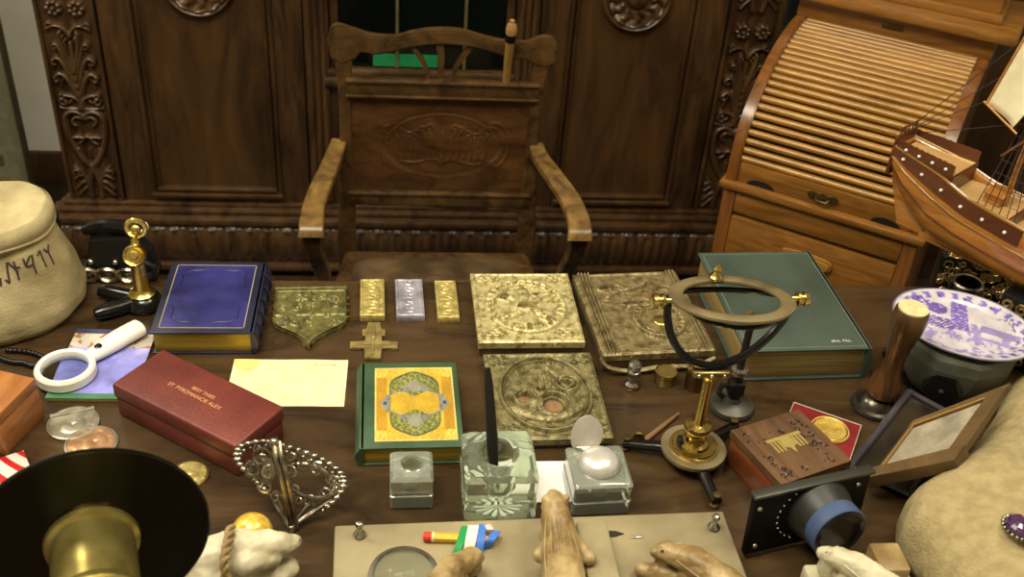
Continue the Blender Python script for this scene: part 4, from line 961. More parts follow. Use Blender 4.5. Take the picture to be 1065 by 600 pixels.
# ------------------------------------------------------------------ silver filigree mount
def build_filigree():
    base = P(303, 550, TT); A = P(247, 470, .82); B = P(357, 498, .80)
    t = thing('filigree_headpiece', (base.x, base.y, TT), 'openwork tarnished silver filigree piece with two wings, propped beside the dark red case', 'silverwork')
    o = Vector((base.x, base.y, TT+.004))
    m = MB(); m2 = MB(); m3 = MB()
    def wing(m, pts, loops):
        ptsw = [P(x, y, z) for x, y, z in pts]; r = cat(ptsw, 6); m.tube(r, .0028, 7)
        return r
    # outer outlines from px, with heights
    Lw = [(300, 548, .765), (284, 520, .79), (262, 495, .81), (247, 478, .825), (252, 464, .84), (275, 459, .86), (287, 462, .87)]
    Rw = [(303, 548, .765), (325, 532, .775), (345, 523, .785), (357, 506, .80), (354, 492, .81), (335, 478, .83), (310, 468, .85), (287, 462, .87)]
    r1 = wing(m, Lw, 0); r2 = wing(m2, Rw, 0)
    stem = cat([P(303, 549, .765), P(295, 505, .83), P(288, 480, .86), P(285, 460, .875)], 6)
    m3.tube(stem, .0036, 8); m3.tube([p_+Vector((.007, 0, 0)) if isinstance(p_, Vector) else Vector(p_)+Vector((.007, 0, .001)) for p_ in stem], .003, 8)
    m3.sphere(Vector(stem[-1]), .007, u=12, v=8); m3.sphere(Vector(stem[0]), .006, u=12, v=8)
    # leaves/beads along borders
    for k, (mm_, r) in enumerate(((m, r1), (m2, r2))):
        for i in range(10, len(r)-1, 2):
            p = Vector(r[i]); mm_.sphere(p+Vector((0, 0, .001)), .0040, u=8, v=6, sc=(1.5, 1, .8)); 
            mm_.sphere(p+Vector((0, 0, -.004))+Vector((.003 if k == 0 else -.004, -.004, 0)), .0035, u=8, v=6)
    def scroll(mm_, px, py, z, r, a0, turns=1.3, rr=.0019):
        c_ = P(px, py, z); ex = Vector((1, -.2, .1)).normalized(); ey = Vector((0, .6, .8)).normalized(); n = 26
        mm_.tube([c_+ex*(r*(1-.75*i/n)*math.cos(a0+turns*2*PI*i/n))+ey*(r*(1-.75*i/n)*math.sin(a0+turns*2*PI*i/n)) for i in range(n+1)], rr, 6)
    for s in ((272, 476, .845, .014, 0), (264, 488, .83, .012, 2), (280, 492, .835, .011, 1), (276, 506, .81, .010, 3), (287, 517, .80, .008, 0), (270, 468, .85, .008, 2)): scroll(m, *s)
    for s in ((303, 474, .85, .011, 0), (316, 482, .84, .012, 2), (301, 490, .84, .010, 4), (330, 488, .83, .010, 1), (345, 498, .81, .009, 2), (338, 512, .795, .010, 3), (322, 522, .785, .009, 1), (311, 520, .79, .008, 0), (306, 508, .80, .009, 2), (348, 508, .80, .008, 0)): scroll(m2, *s)
    for a_, b_ in (((300, 545, .768), (310, 515, .80)), ((303, 546, .768), (322, 522, .785)), ((305, 547, .768), (345, 519, .79))):
        m2.tube([P(*a_), P(*b_)], .0017, 6)
    for a_, b_ in (((299, 545, .768), (288, 515, .80)), ((298, 545, .768), (272, 500, .81))): m.tube([P(*a_), P(*b_)], .0017, 6)
    # inner oval of right wing
    ov = [P(322+26*math.cos(a), 500+17*math.sin(a)+.22*26*math.cos(a), .815-.012*math.sin(a)-.012*math.cos(a)) for a in np.linspace(0, 2*PI, 30, endpoint=False)]; m2.tube(ov, .0024, 7, loop=True)
    # bright plate on left wing
    pl = [P(x, y, z) for x, y, z in ((258, 482, .826), (268, 472, .842), (282, 478, .85), (286, 494, .84), (280, 506, .815), (268, 498, .815))]
    vs = [m.bm.verts.new(p) for p in pl]; f1 = m.bm.faces.new(vs); ex = bmesh.ops.extrude_face_region(m.bm, geom=[f1]); bmesh.ops.translate(m.bm, vec=(.001, -.001, .002), verts=[v for v in ex['geom'] if isinstance(v, bmesh.types.BMVert)])
    m.build('left_wing', M_silver, t, local=False); m2.build('right_wing', M_silver, t, local=False); m3.build('stem', M_silver, t, local=False)
build_filigree()

# ------------------------------------------------------------------ stone desk set
def build_slab():
    A = P(348, 546, .79); B = P(752, 531, .79); dirx = (B-A); w = dirx.length
    M0 = axes((A.x, A.y, TT), (dirx.x, dirx.y, 0), (-dirx.y, dirx.x, 0))
    t = thing('stone_desk_slab', M0, 'beige marble desk-set slab across the front of the table', 'desk set')
    m = MB(); m.box(0, w, -.30, 0, 0, .03, .003, seg=3); m.build('slab', M_stone, t)
    Wi = M0.inverted()
    def loc(px, py, z): return Wi @ P(px, py, z)
    p = loc(617, 560, .82); m = MB(); m.box(p.x-.018, p.x+.022, -.26, p.y+.028, .03, .062, .003); m.build('raised_block', M_stone, t)
    for px, py in ((374, 553), (742, 545)):
        p = loc(px, py+4, .79); k = MB(); k.lathe([(0, .03), (.007, .03), (.0085, .033), (.006, .037), (.0035, .040), (.0035, .045), (.0055, .049), (.004, .054), (0, .0555)], 20, M=TR(p.x, p.y)); k.build('metal_stud', M_steel, t)
    p = loc(638, 556, .79); k = MB(); k.prism([(p.x-.014, p.y), (p.x-.004, p.y+.006), (p.x+.004, p.y+.005), (p.x+.014, p.y), (p.x+.002, p.y-.004), (p.x-.008, p.y-.004)], .030, .0315); k.build('pen_slot', M_hole, t)
    p = loc(662, 559, .79); k = MB(); k.box(p.x-.008, p.x+.008, p.y-.0015, p.y+.0015, .03, .0325, .0008); k.build('pen_rest', M_steel, t)
build_slab()
SL = TT+.03
def Pb(px, py, z): return P(px, py, z)
def bearthing(label, at, group='carved stone figurines at the front of the table', z=SL):
    return thing('stone_figurine', (at[0], at[1], z), label, 'figurine', group)
def grooves(parent, mm, A, B, wid, n=6, r=.0010, h=-.0042):
    m = MB(); A, B = Vector(A), Vector(B); dr = (B-A).normalized(); sd = dr.cross(Vector((0, 0, 1))).normalized()
    for k in range(n):
        o = (k-(n-1)/2)/(n-1)*wid; z = math.sqrt(max(0, 1-(2*o/wid*.8)**2))
        m.tube(cat([A+sd*o*.6+Vector((0, 0, z*wid*.32+h)), A.lerp(B, .5)+sd*o+Vector((0, 0, z*wid*.42+h)), B+sd*o*1.1+Vector((0, 0, z*wid*.35+h))], 5), r, 6)
    return m.build('fur_ridges', mm, parent, local=False)
# centre reclining figure, head away from the camera
c = P(583, 570, .83); t = bearthing('tall tan carved stone animal lying with head up, centre of the slab', (c.x, c.y))
hd1 = P(577, 527, .855); bd1 = P(583, 565, .835); bd2 = P(588, 620, .835)
it = [(hd1, .018), (hd1+Vector((.0, .008, .006)), .012), (hd1+Vector((-.012, .004, .010)), .006), (hd1+Vector((.014, .004, .010)), .006), (hd1, .017, bd1, .025), (bd1, .025, bd2, .028)]
pw1 = P(562, 577, .83); pw2 = P(612, 580, .83)
it += [(bd1+Vector((-.01, 0, 0)), .014, pw1, .010), (bd1+Vector((.012, 0, 0)), .014, pw2, .010), (hd1+Vector((0, .01, -.012)), .012, Vector((hd1.x, hd1.y+.005, SL+.006)), .014), (bd1-Vector((0, 0, .025)), .022), (bd2-Vector((0, 0, .025)), .026)]
blob('body', M_bear, t, it, vox=.0022, sm=3, disp=(.004, .012))
grooves(t, M_bear, hd1+Vector((0, -.012, .001)), bd2+Vector((0, 0, .006)), .040, n=6, r=.0011)
m = MB(); m.sphere(hd1+Vector((-.011, .012, .006)), .0022, u=8, v=6); m.build('eye', M_hole, t, local=False)
# left figurine on slab (low frame)
c = P(485, 590, .82); t = bearthing('small tan carved stone animal at the bottom edge beside the flag ribbon', (c.x, c.y))
a_, b_, c_ = P(492, 578, .825), P(470, 592, .835), P(455, 615, .83)
blob('body', M_bear, t, [(a_, .012), (a_+Vector((.006, .002, -.004)), .009), (a_, .011, b_, .017), (b_, .017, c_, .022), (a_+Vector((0, 0, -.02)), .012, a_, .010), (b_-Vector((0, 0, .02)), .018), (c_-Vector((0, 0, .02)), .02), (a_+Vector((-.006, 0, .010)), .004)], vox=.002, sm=3, disp=(.004, .01))
m = MB(); m.sphere(a_+Vector((.004, -.006, .007)), .0018, u=8, v=6); m.build('eye', M_hole, t, local=False)
# right figurine on slab
c = P(720, 585, .82); t = bearthing('tan carved stone animal with ridged mane on the right of the slab', (c.x, c.y))
a_, b_, c_ = P(690, 573, .83), P(722, 583, .835), P(760, 612, .83)
blob('body', M_bear, t, [(a_, .012), (a_+Vector((-.009, .001, -.002)), .008), (a_, .011, b_, .018), (b_, .018, c_, .022), (a_+Vector((.004, 0, -.022)), .012, a_, .010), (b_-Vector((0, 0, .022)), .018), (c_-Vector((0, 0, .022)), .02), (a_+Vector((.006, .004, .010)), .004), (P(668, 592, .80), .010), (P(668, 592, .80), .010, P(700, 600, .80), .012)], vox=.002, sm=3, disp=(.004, .01))
grooves(t, M_bear, a_+Vector((.01, 0, .003)), c_+Vector((0, 0, .004)), .038, n=7)
m = MB(); m.sphere(a_+Vector((-.004, -.007, .008)), .0018, u=8, v=6); m.build('eye', M_hole, t, local=False)
# far right figurine with block, on the table
M0 = TR(P(900, 600, TT).x, P(900, 600, TT).y, TT, 0)
t = thing('stone_figurine', M0, 'pale carved stone animal on a plinth in front of the black lens board', 'figurine', 'carved stone figurines at the front of the table')
a_, b_, c_ = P(862, 577, .83), P(890, 588, .83), P(925, 615, .825)
blob('body', M_bearw, t, [(a_, .011), (a_+Vector((-.006, .005, -.002)), .008), (a_, .011, b_, .017), (b_, .017, c_, .022), (a_+Vector((.003, 0, -.025)), .012, a_, .010), (b_-Vector((0, 0, .025)), .02), (c_-Vector((0, 0, .025)), .022), (a_+Vector((.009, .001, .010)), .004), (a_+Vector((-.002, -.004, .010)), .0035)], vox=.002, sm=3, disp=(.003, .01))
grooves(t, M_bearw, a_+Vector((.01, 0, .003)), c_+Vector((0, 0, .004)), .034, n=7)
m = MB(); x0 = P(835, 596, .78).x; x1 = P(948, 600, .79).x; yy = P(900, 585, .79).y; m.box(x0, x1, .70, yy, TT, .79, .004); m.build('plinth', M_bearw, t, local=False)
p = P(922, 572, .82); m = MB(); m.box(p.x-.02, p.x+.02, p.y-.035, p.y+.012, .79, .822, .004, M=None); m.build('square_block', M_bear, t, local=False)
m = MB(); m.sphere(a_+Vector((-.006, -.003, .008)), .0016, u=8, v=6); m.build('eye', M_hole, t, local=False)
# left figurine, white, with rope
c = P(250, 600, TT); t = thing('stone_figurine', (c.x, c.y, TT), 'whitish carved stone bear with a twisted rope round its neck, left of the slab', 'figurine', 'carved stone figurines at the front of the table')
a_ = P(292, 565, .84); nz = P(306, 563, .835); b_ = P(245, 572, .84); c_ = P(205, 585, .83); e_ = P(225, 630, .80)
blob('body', M_bearw, t, [(nz, .008), (a_, .015), (a_, .013, nz, .009), (a_, .015, b_, .026), (b_, .026, c_, .026), (c_, .024, e_, .03), (P(300, 590, .80), .014, P(270, 605, .79), .02), (b_-Vector((0, 0, .04)), .03), (c_-Vector((0, 0, .04)), .03), (a_-Vector((.01, .01, .045)), .022), (a_+Vector((-.014, .004, .013)), .006), (a_+Vector((-.012, -.014, .008)), .005), (P(255, 585, .84), .016, P(285, 580, .83), .010)], vox=.0025, sm=3, disp=(.004, .015))
m = MB(); m.sphere(nz+Vector((.006, -.001, .003)), .0028, u=8, v=6); m.build('nose', mat('grey stone nose', (120, 108, 84), rough=.5), t, local=False)
rp = cat([P(240, 548, .868), P(237, 565, .874), P(234, 585, .868), P(236, 606, .84)], 8); m = MB()
for k in range(2):
    m.tube([Vector(p)+Vector((.0035*math.cos(i*.9+k*PI), 0, .0035*math.sin(i*.9+k*PI))) for i, p in enumerate(rp)], .0032, 8)
m.build('rope', mat('brown stone rope', (122, 98, 60), (160, 136, 92), rough=.6), t, local=False)
# golden ball behind it
p = P(262, 553, .79); m = MB(); m.sphere((0, 0, .027), .027, u=32, v=24, sc=(1, 1, 1)); o = m.build('golden_ball', mat('speckled bright gold', (206, 150, 40), (250, 216, 96), rough=.25, metal=.35, scale=60, coat=.6), M=TR(p.x, p.y, TT)); tag(o, 'shiny speckled golden ball behind the whitish stone bear', 'ball')
# glass paperweight dome with ring
p = P(420, 602, SL); t = thing('glass_paperweight', (p.x, p.y, SL), 'clear domed magnifier in a silver ring lying on the beige slab', 'paperweight')
m = MB(); m.lathe([(.037, 0), (.043, .0), (.045, .004), (.043, .011), (.038, .012), (.036, .006)], 48, closed=True); m.build('silver_ring', M_steel, t)
m = MB(); m.lathe([(0, .002), (.0365, .002), (.0365, .010), (.032, .018), (.022, .025), (.010, .029), (0, .030)], 48); m.build('glass_dome', M_lens, t)
# pencil + ribbon
p0 = P(440, 558, SL+.006); p1 = P(505, 561, SL+.006); dx = (p1-p0); L = dx.length; M0 = axes(p0, dx, (-dx.y, dx.x, 0))
t = thing('pencil', M0, 'short yellow pencil with a red end lying across the beige slab', 'pencil')
XM = Matrix(((0, 0, 1, 0), (0, 1, 0, 0), (-1, 0, 0, 0), (0, 0, 0, 1)))
PS = Matrix.Diagonal((1.45, 1.45, 1, 1)); XM = XM @ PS
m = MB(); m.lathe([(0, .014), (.0042, .014), (.0042, L), (0, L+.01)], 6, M=XM); m.build('shaft', mat('yellow paint', (222, 176, 26), rough=.35), t, smooth=False)
m = MB(); m.lathe([(0, .0), (.0035, .0005), (.0045, .003), (.0045, .011), (0, .011)], 16, M=XM); m.build('eraser', mat('red rubber', (196, 52, 34), rough=.6), t)
m = MB(); m.lathe([(0, .011), (.0046, .011), (.0046, .0145), (0, .0145)], 16, M=XM); m.build('ferrule', mat('pale band', (226, 200, 150), rough=.4), t)
c = P(495, 560, SL+.004); t = thing('striped_ribbon', (c.x, c.y, SL), 'folded ribbon of green, white and blue stripes over the yellow pencil', 'ribbon')
def band(pxa, pxb, wpx, z, mm, nm):
    a, b = P(pxa[0], pxa[1], z), P(pxb[0], pxb[1], z-.0085); mid = P((pxa[0]+pxb[0])/2, (pxa[1]+pxb[1])/2, z+.004); wv = P(pxa[0]+wpx, pxa[1], z)-a
    m = MB(); r = cat([a, mid, b], 6); lo = [];
    for p in r: p = Vector(p); lo.append((m.bm.verts.new(p), m.bm.verts.new(p+wv), m.bm.verts.new(p+wv+Vector((0, 0, -.0012))), m.bm.verts.new(p+Vector((0, 0, -.0012)))))
    for q1, q2 in zip(lo, lo[1:]):
        for i in range(4): m.bm.faces.new((q1[i], q1[(i+1) % 4], q2[(i+1) % 4], q2[i]))
    m.bm.faces.new(lo[0]); m.bm.faces.new(lo[-1][::-1]); m.build(nm, mm, t, local=False)
band((480, 547), (468, 583), 8, SL+.010, mat('green ribbon', (24, 140, 74), rough=.6), 'green_stripe')
band((487, 546), (481, 576), 11, SL+.0104, mat('white ribbon', (234, 226, 208), rough=.6), 'white_stripe')
band((498, 545), (494, 576), 8, SL+.0108, mat('blue ribbon', (66, 112, 202), rough=.6), 'blue_stripe')
band((512, 552), (500, 570), 9, SL+.0112, mat('blue ribbon', (66, 112, 202), rough=.6), 'blue_fold')
band((503, 545), (510, 556), 7, SL+.0100, mat('pink white ribbon', (226, 196, 190), rough=.6), 'pale_fold')

# ------------------------------------------------------------------ glass inkwells
def cube_glass(w, h, rh, rw, dep, t, bev=.004, top=0.9, name='glass_body', mg=None):
    m = MB(); n = 64; TH = [2*PI*i/n+PI/n*0 for i in range(n)]
    def sq(hw, z, e=16): 
        return [m.bm.verts.new((hw*math.copysign(abs(math.cos(a))**(2/e), math.cos(a)), hw*math.copysign(abs(math.sin(a))**(2/e), math.sin(a)), z)) for a in TH]
    def ci(r, z): return [m.bm.verts.new((r*math.cos(a), r*math.sin(a), z)) for a in TH]
    hw = w/2
    rings = [sq(hw-bev, 0), sq(hw, bev), sq(hw, h*.42), sq(hw-.003, h*.45), sq(hw-.001, h*.48), sq(hw, h-bev*1.5), sq(hw-bev, h-.001), sq(hw-bev*1.8, h), ci(rh*1.25, h+.0005), ci(rh*1.08, h+.002), ci(rh, h), ci(rh*.92, h-.006), ci(rw, h-dep*.35), ci(rw, h-dep*.7), ci(rw*.7, h-dep*.94), ci(rw*.25, h-dep)]
    for a, b in zip(rings, rings[1:]):
        for i in range(n): m.bm.faces.new((a[i], a[(i+1) % n], b[(i+1) % n], b[i]))
    m.bm.faces.new(rings[0]); m.bm.faces.new(rings[-1]); return m.build(name, mg or M_glass, t, angle=30)
M_inkl = mat('dried ink', (60, 50, 34), (84, 70, 46), rough=.5)
# small
w = .060; A = P(405, 521, TT); B = P(450, 520, TT)
t = thing('glass_inkwell', TR((A.x+B.x)/2, A.y+.012, TT, .02), 'small square crystal inkwell with round hole in front of the green book', 'inkwell', 'crystal inkwells')
cube_glass(.058, .058, .014, .013, .036, t, mg=M_glass2)
m = MB(); m.lathe([(0, .0235), (.0105, .0265), (.0125, .032), (0, .032)], 24); m.build('dried_ink', M_inkl, t)
# large
t = thing('glass_inkwell', TR(P(520, 520, TT).x-.005, P(520, 533, TT).y+.030, TT+.001, .03), 'large square crystal inkwell with wide round mouth and a star-cut base', 'inkwell', 'crystal inkwells')
cube_glass(.098, .082, .0255, .023, .058, t, bev=.006)
m = MB(); cc = .004
for k in range(14):
    a = 2*PI*k/14; m.prism([(0, 0), (.03*math.cos(a-.12), .03*math.sin(a-.12)), (.034*math.cos(a), .034*math.sin(a)), (.03*math.cos(a+.12), .03*math.sin(a+.12))], .0006, .0028)
m.build('star_cut', mat('frosted white glass', (240, 242, 236), rough=.4), t, smooth=False)
LI = Vector(t.location)
# pen in the large inkwell
b0 = Vector((LI.x-.004, LI.y-.004, TT+.034)); tp_ = PY(507, 384, LI.y+.035)
lo_, best = 1.0, None
top = PY(507, 383, LI.y+.045)
t = thing('pen', (b0.x, b0.y, b0.z), 'black dip pen standing upright in the large crystal inkwell', 'pen')
m = MB(); m.tube([b0.lerp(top, i/8) for i in range(9)], [.0042, .0062, .0075, .0078, .0076, .0072, .0066, .0058, .004], 14); m.build('holder', M_blackm, t, local=False)
m = MB(); m.tube([b0, b0+(b0-top).normalized()*.010], [.003, .0006], 10); m.build('nib', M_bronze, t, local=False)
# third with silver dome and lid
t = thing('glass_inkwell', TR(P(621, 526, TT).x, P(621, 526, TT).y+.023, TT, .05), 'square crystal inkwell with round silver cap and raised silver lid, right of the large one', 'inkwell', 'crystal inkwells')
cube_glass(.082, .055, .024, .018, .036, t, bev=.0025, mg=M_glass2)
m = MB(); m.lathe([(.022, .0565), (.0285, .0565), (.029, .060), (.0265, .066), (.022, .071), (.012, .0745), (0, .0755), (0, .073), (.012, .072), (.021, .068), (.022, .0565)], 40); m.build('silver_cap', mat('polished silver', (214, 212, 206), (226, 224, 220), rough=.28, metal=.55, scale=40), t)
m = MB(); o_ = cat([(-.020, 0), (-.0225, .018), (-.016, .036), (-.006, .044), (.004, .045), (.018, .034), (.0225, .020), (.018, .004), (.008, -.004), (-.010, -.004)], 5, loop=True)
m.prism(o_, -.002, .002, M=Matrix.Translation((-.012, .034, .058)) @ RZ(-.15) @ RX(math.radians(62)), bev=.0012); m.build('raised_lid', mat('dull silver lid', (170, 162, 152), (190, 184, 174), rough=.4, metal=.35), t)
m = MB(); m.tube([(-.026, .033, .057), (.004, .030, .057)], .004, 10); m.build('hinge', M_steel, t)
# white card beside
q = P(571, 498, TT); m = MB(); m.box(-.075, .024, -.045, .035, 0, .0008, .0002); o = m.build('white_card', mat('bright white card', (240, 236, 238), rough=.35), M=TR(q.x+.002, q.y, TT, 0)); tag(o, 'blank white card under the large crystal inkwell, showing at its right side', 'card')

# ------------------------------------------------------------------ small brass things
p = P(657, 402, TT); t = thing('weight', (p.x, p.y, TT), 'tiny silvery knobbed brass weight standing left of the round brass box', 'weight')
m = MB(); m.lathe([(0, 0), (.0115, 0), (.0125, .003), (.0125, .007), (.010, .010), (.0085, .012), (.0085, .020), (.011, .022), (.0115, .030), (.010, .033), (.006, .035), (0, .035)], 24); m.build('body', M_steel, t)
m = MB(); m.lathe([(0, .033), (.006, .034), (.010, .039), (.0105, .045), (.007, .050), (0, .051)], 20); m.build('knob', M_steel, t)
m = MB(); m.lathe([(.0127, .003), (.0132, .005), (.0127, .0065), (.012, .005)], 24, closed=True); m.build('band', mat('copper band', (184, 120, 80), rough=.3, metal=1), t)
p = P(691, 397, TT); t = thing('brass_box', (p.x, p.y, TT), 'small round brass box with flat lid in front of the brown gilt icon', 'box')
m = MB(); m.lathe([(0, 0), (.0165, 0), (.0170, .001), (.0170, .018), (0, .018)], 32); m.build('drum', M_brassd, t)
m = MB(); m.lathe([(0, .0182), (.018, .0182), (.0183, .020), (.018, .023), (.015, .0236), (.0145, .023), (0, .0232)], 32); m.build('lid', M_brass, t)
p = P(722, 402, TT); t = thing('brass_cylinder', (p.x, p.y, TT), 'dark brass cylinder standing directly behind the gimbal column', 'cylinder')
m = MB(); m.lathe([(0, 0), (.0165, 0), (.0165, .040), (.0150, .042), (0, .042)], 32); m.build('drum', mat('brown brass', (92, 72, 44), (122, 98, 60), rough=.35, metal=.9), t)
m = MB(); m.lathe([(.0150, .041), (.0172, .041), (.0172, .044), (.0150, .044)], 32, closed=True); m.build('rim', M_brassd, t)
a_, b_ = P(668, 460, TT+.004), P(706, 430, TT+.004); m = MB(); m.tube([a_, a_.lerp(b_, .6), b_], [.0045, .0038, .0022], 10); o = m.build('wooden_stick', mat('brown stick', (96, 70, 44), (128, 98, 64), rough=.5)); tag(o, 'thin tapered brown stick lying left of the brass column foot', 'stick')

# ------------------------------------------------------------------ brass gimbal instrument
def build_gimbal():
    c = P(720, 470, .775)
    t = thing('gimbal_instrument', (c.x, c.y, TT), 'brass column instrument with black half-ring yoke on a three-legged foot', 'instrument')
    hz = .022
    # legs
    for (px, py) in ((648, 462), (745, 524), (764, 443)):
        e = P(px, py, TT+.008)-Vector((c.x, c.y, TT)); e.z = 0; L = e.length; u = e.normalized(); M0 = axes((0, 0, 0), u, (-u.y, u.x, 0))
        m = MB(); m.tube([(.012, 0, .017), (.05, 0, .016), (L-.012, 0, .012), (L, 0, .012)], [.011, .009, .0075, .0085], 8, M=M0, flat=.8); lg = m.build('leg', M_black, t, angle=50)
        m = MB(); m.lathe([(0, 0), (.006, 0), (.008, .004), (.004, .008), (.004, .018), (.006, .020), (.006, .023), (0, .024)], 16, M=M0 @ TR(L-.004, 0)); m.build('levelling_screw', M_bronze, lg)
        if px != 745:
            m = MB(); m.lathe([(0, -.0025), (.009, -.0025), (.009, .0025), (0, .0025)], 20, M=M0 @ Matrix.Translation((L-.022 if px == 648 else L-.02, -.016 if px == 648 else -.018, .012)) @ RX(PI/2)); m.build('brass_nut', M_gold, lg)
    m = MB(); m.lathe([(0, .016), (.040, .016), (.047, .020), (.0475, .026), (.036, .026), (.0355, .0265), (0, .0265)], 56); m.build('graduated_ring', mat('silvered scale', (140, 126, 96), (168, 154, 120), rough=.4, metal=.7), t)
    m = MB(); m.lathe([(0, .025), (.0355, .025), (.036, .029), (.032, .0295), (.031, .032), (.022, .033), (.020, .037), (.014, .039), (.013, .045), (0, .045)], 48); m.build('turned_base', M_brass, t)
    m = MB(); m.lathe([(0, .040), (.009, .040), (.010, .046), (.0085, .050), (.0085, .060), (.0195, .0615), (.0205, .066), (.0195, .0705), (.010, .073), (.0078, .078), (.0070, .145), (.0078, .154), (.012, .158), (.014, .164), (0, .164)], 32); m.build('column', M_brass, t)
    m = MB(); m.box(-.026, -.018, -.006, .006, .032, .044, .002); m.build('clamp', M_blackm, t)
    # yoke
    pv = P(695, 313, 1.022); pw = P(825, 311, 1.022); mid = (pv+pw)/2; ax = (pw-pv); R_ = ax.length/2; ax.z = 0; ax.normalize()
    top = Vector((c.x, c.y, TT+.172)); ctr = Vector((c.x+.006, c.y, mid.z)); ctr = Vector((mid.x, mid.y, mid.z)); 
    ctr.x = c.x+.5*(mid.x-c.x); ctr.y = c.y+.5*(mid.y-c.y)
    ctr = mid.copy(); yv = Vector((-ax.y, ax.x, 0))
    dh = ctr.z-(TT+.177)
    bt = Vector((c.x, c.y, TT+.177))
    pts = []
    for i in range(33):
        a = PI+PI*i/32; off = (1-abs(math.cos(a)))  # lean the bow towards the column head
        p = ctr+ax*(R_*math.cos(a))+Vector((0, 0, 1))*(dh*math.sin(a)); f_ = -math.sin(a); p += Vector((bt.x-ctr.x, bt.y-ctr.y, 0))*f_**2*1.0; pts.append(p)
    m = MB(); m.tube(pts, .0058, 10, up=yv); m.build('half_ring_yoke', M_black, t, local=False)
    m = MB(); m.box(c.x-.026, c.x+.026, c.y-.010, c.y+.010, TT+.162, TT+.172, .002); br = m.build('yoke_bracket', M_brassd, t, local=False)
    for s in (-1, 0, 1):
        m = MB(); m.sphere((c.x+s*.018, c.y-.011, TT+.167), .003, u=10, v=8); m.build('screw', M_steel, br, local=False)
    # horizontal rings
    def ring(cn, r, rr, tilt, mm, nm, flat=1., sx=1., arcdeg=(0, 360)):
        n = 56; X_ = ax; Y_ = (yv*math.cos(tilt)+Vector((0, 0, 1))*math.sin(tilt))
        full = arcdeg == (0, 360); A_ = np.linspace(math.radians(arcdeg[0]), math.radians(arcdeg[1]), n, endpoint=not full)
        m = MB(); m.tube([cn+X_*(r*sx*math.cos(a))+Y_*(r*math.sin(a)) for a in A_], rr, 10, loop=full, flat=flat, up=X_.cross(Y_)); return m.build(nm, mm, t, local=False)
    M_tan = mat('tan lacquered brass', (84, 73, 48), (122, 108, 76), rough=.5, metal=.2)
    ring(ctr+Vector((0, 0, .002)), R_*.86, .0105, math.radians(-14), M_tan, 'graduated_circle', flat=.5)
    ring(ctr+Vector((0, 0, -.002)), R_*.80, .0032, math.radians(-6), M_black, 'inner_ring', arcdeg=(180, 330))
    ring(ctr+Vector((0, 0, .0)), R_*.96, .0042, math.radians(-25), M_black, 'upper_arc', arcdeg=(0, 180))
    for s, L in ((-1, .016), (1, .014)):
        Mx = axes(ctr+ax*(s*R_), ax.cross(Vector((0, 0, 1))), Vector((0, 0, 1))); 
        Mx = Matrix.Translation(ctr+ax*(s*R_)) @ (ax*s).to_track_quat('Z', 'Y').to_matrix().to_4x4()
        m = MB(); m.lathe([(0, -.014), (.005, -.014), (.005, .004), (.0095, .005), (.0105, .009), (.0075, .011), (.0075, .013), (.0105, .015), (.0095, .021), (.004, .023), (0, .023)], 20, M=Mx); k = m.build('pivot_knob', M_brass, t, local=False)
    tp = ctr+(yv*math.cos(-.244)+Vector((0, 0, 1))*math.sin(-.244))*(R_*.80)+Vector((0, 0, .006)); m = MB(); m.lathe([(0, 0), (.009, 0), (.010, .004), (.006, .008), (.004, .012), (.0065, .016), (.004, .021), (0, .021)], 20, M=Matrix.Translation(tp)); m.build('top_knob', M_brass, t, local=False)
    for a in (200, 230, 262, 292, 322):
        a = math.radians(a); p = ctr+Vector((0, 0, .004))+ax*(R_*.80*math.cos(a))+(yv*math.cos(-.24)+Vector((0, 0, 1))*math.sin(-.24))*(R_*.80*math.sin(a)); m = MB(); m.sphere(p+Vector((0, -.008, -.003)), .0033, u=10, v=8); m.build('rim_screw', M_brass, t, local=False)
build_gimbal()
# second stand behind
b = P(760, 424, TT); t = thing('laboratory_stand', (b.x, b.y, TT), 'grey iron stand with heavy round foot behind the brass column instrument', 'stand')
M_iron = mat('grey iron', (66, 64, 58), (92, 90, 80), rough=.42, metal=.6, scale=30, bump=.2)
m = MB(); m.lathe([(0, 0), (.034, 0), (.036, .004), (.034, .010), (.026, .014), (.014, .017), (.010, .024), (0, .024)], 40); m.build('round_foot', M_iron, t)
m = MB(); m.lathe([(0, .02), (.0075, .02), (.0075, .045), (.006, .05), (.0055, .175), (0, .175)], 20); m.build('post', M_blackm, t)
m = MB(); m.lathe([(.005, .070), (.013, .071), (.014, .075), (.013, .079), (.005, .080)], 24); m.build('collar', M_steel, t)
m = MB(); m.box(-.012, .012, -.011, .011, .030, .055, .003); m.tube([(-.01, -.002, .045), (-.024, -.004, .050), (-.028, -.006, .036), (-.020, -.006, .028)], .0045, 8); m.build('clamp', M_blackm, t)
m = MB(); m.tube([(0, 0, .172), (-.008, .0, .185)], .006, 10); m.build('tip', M_brassd, t)

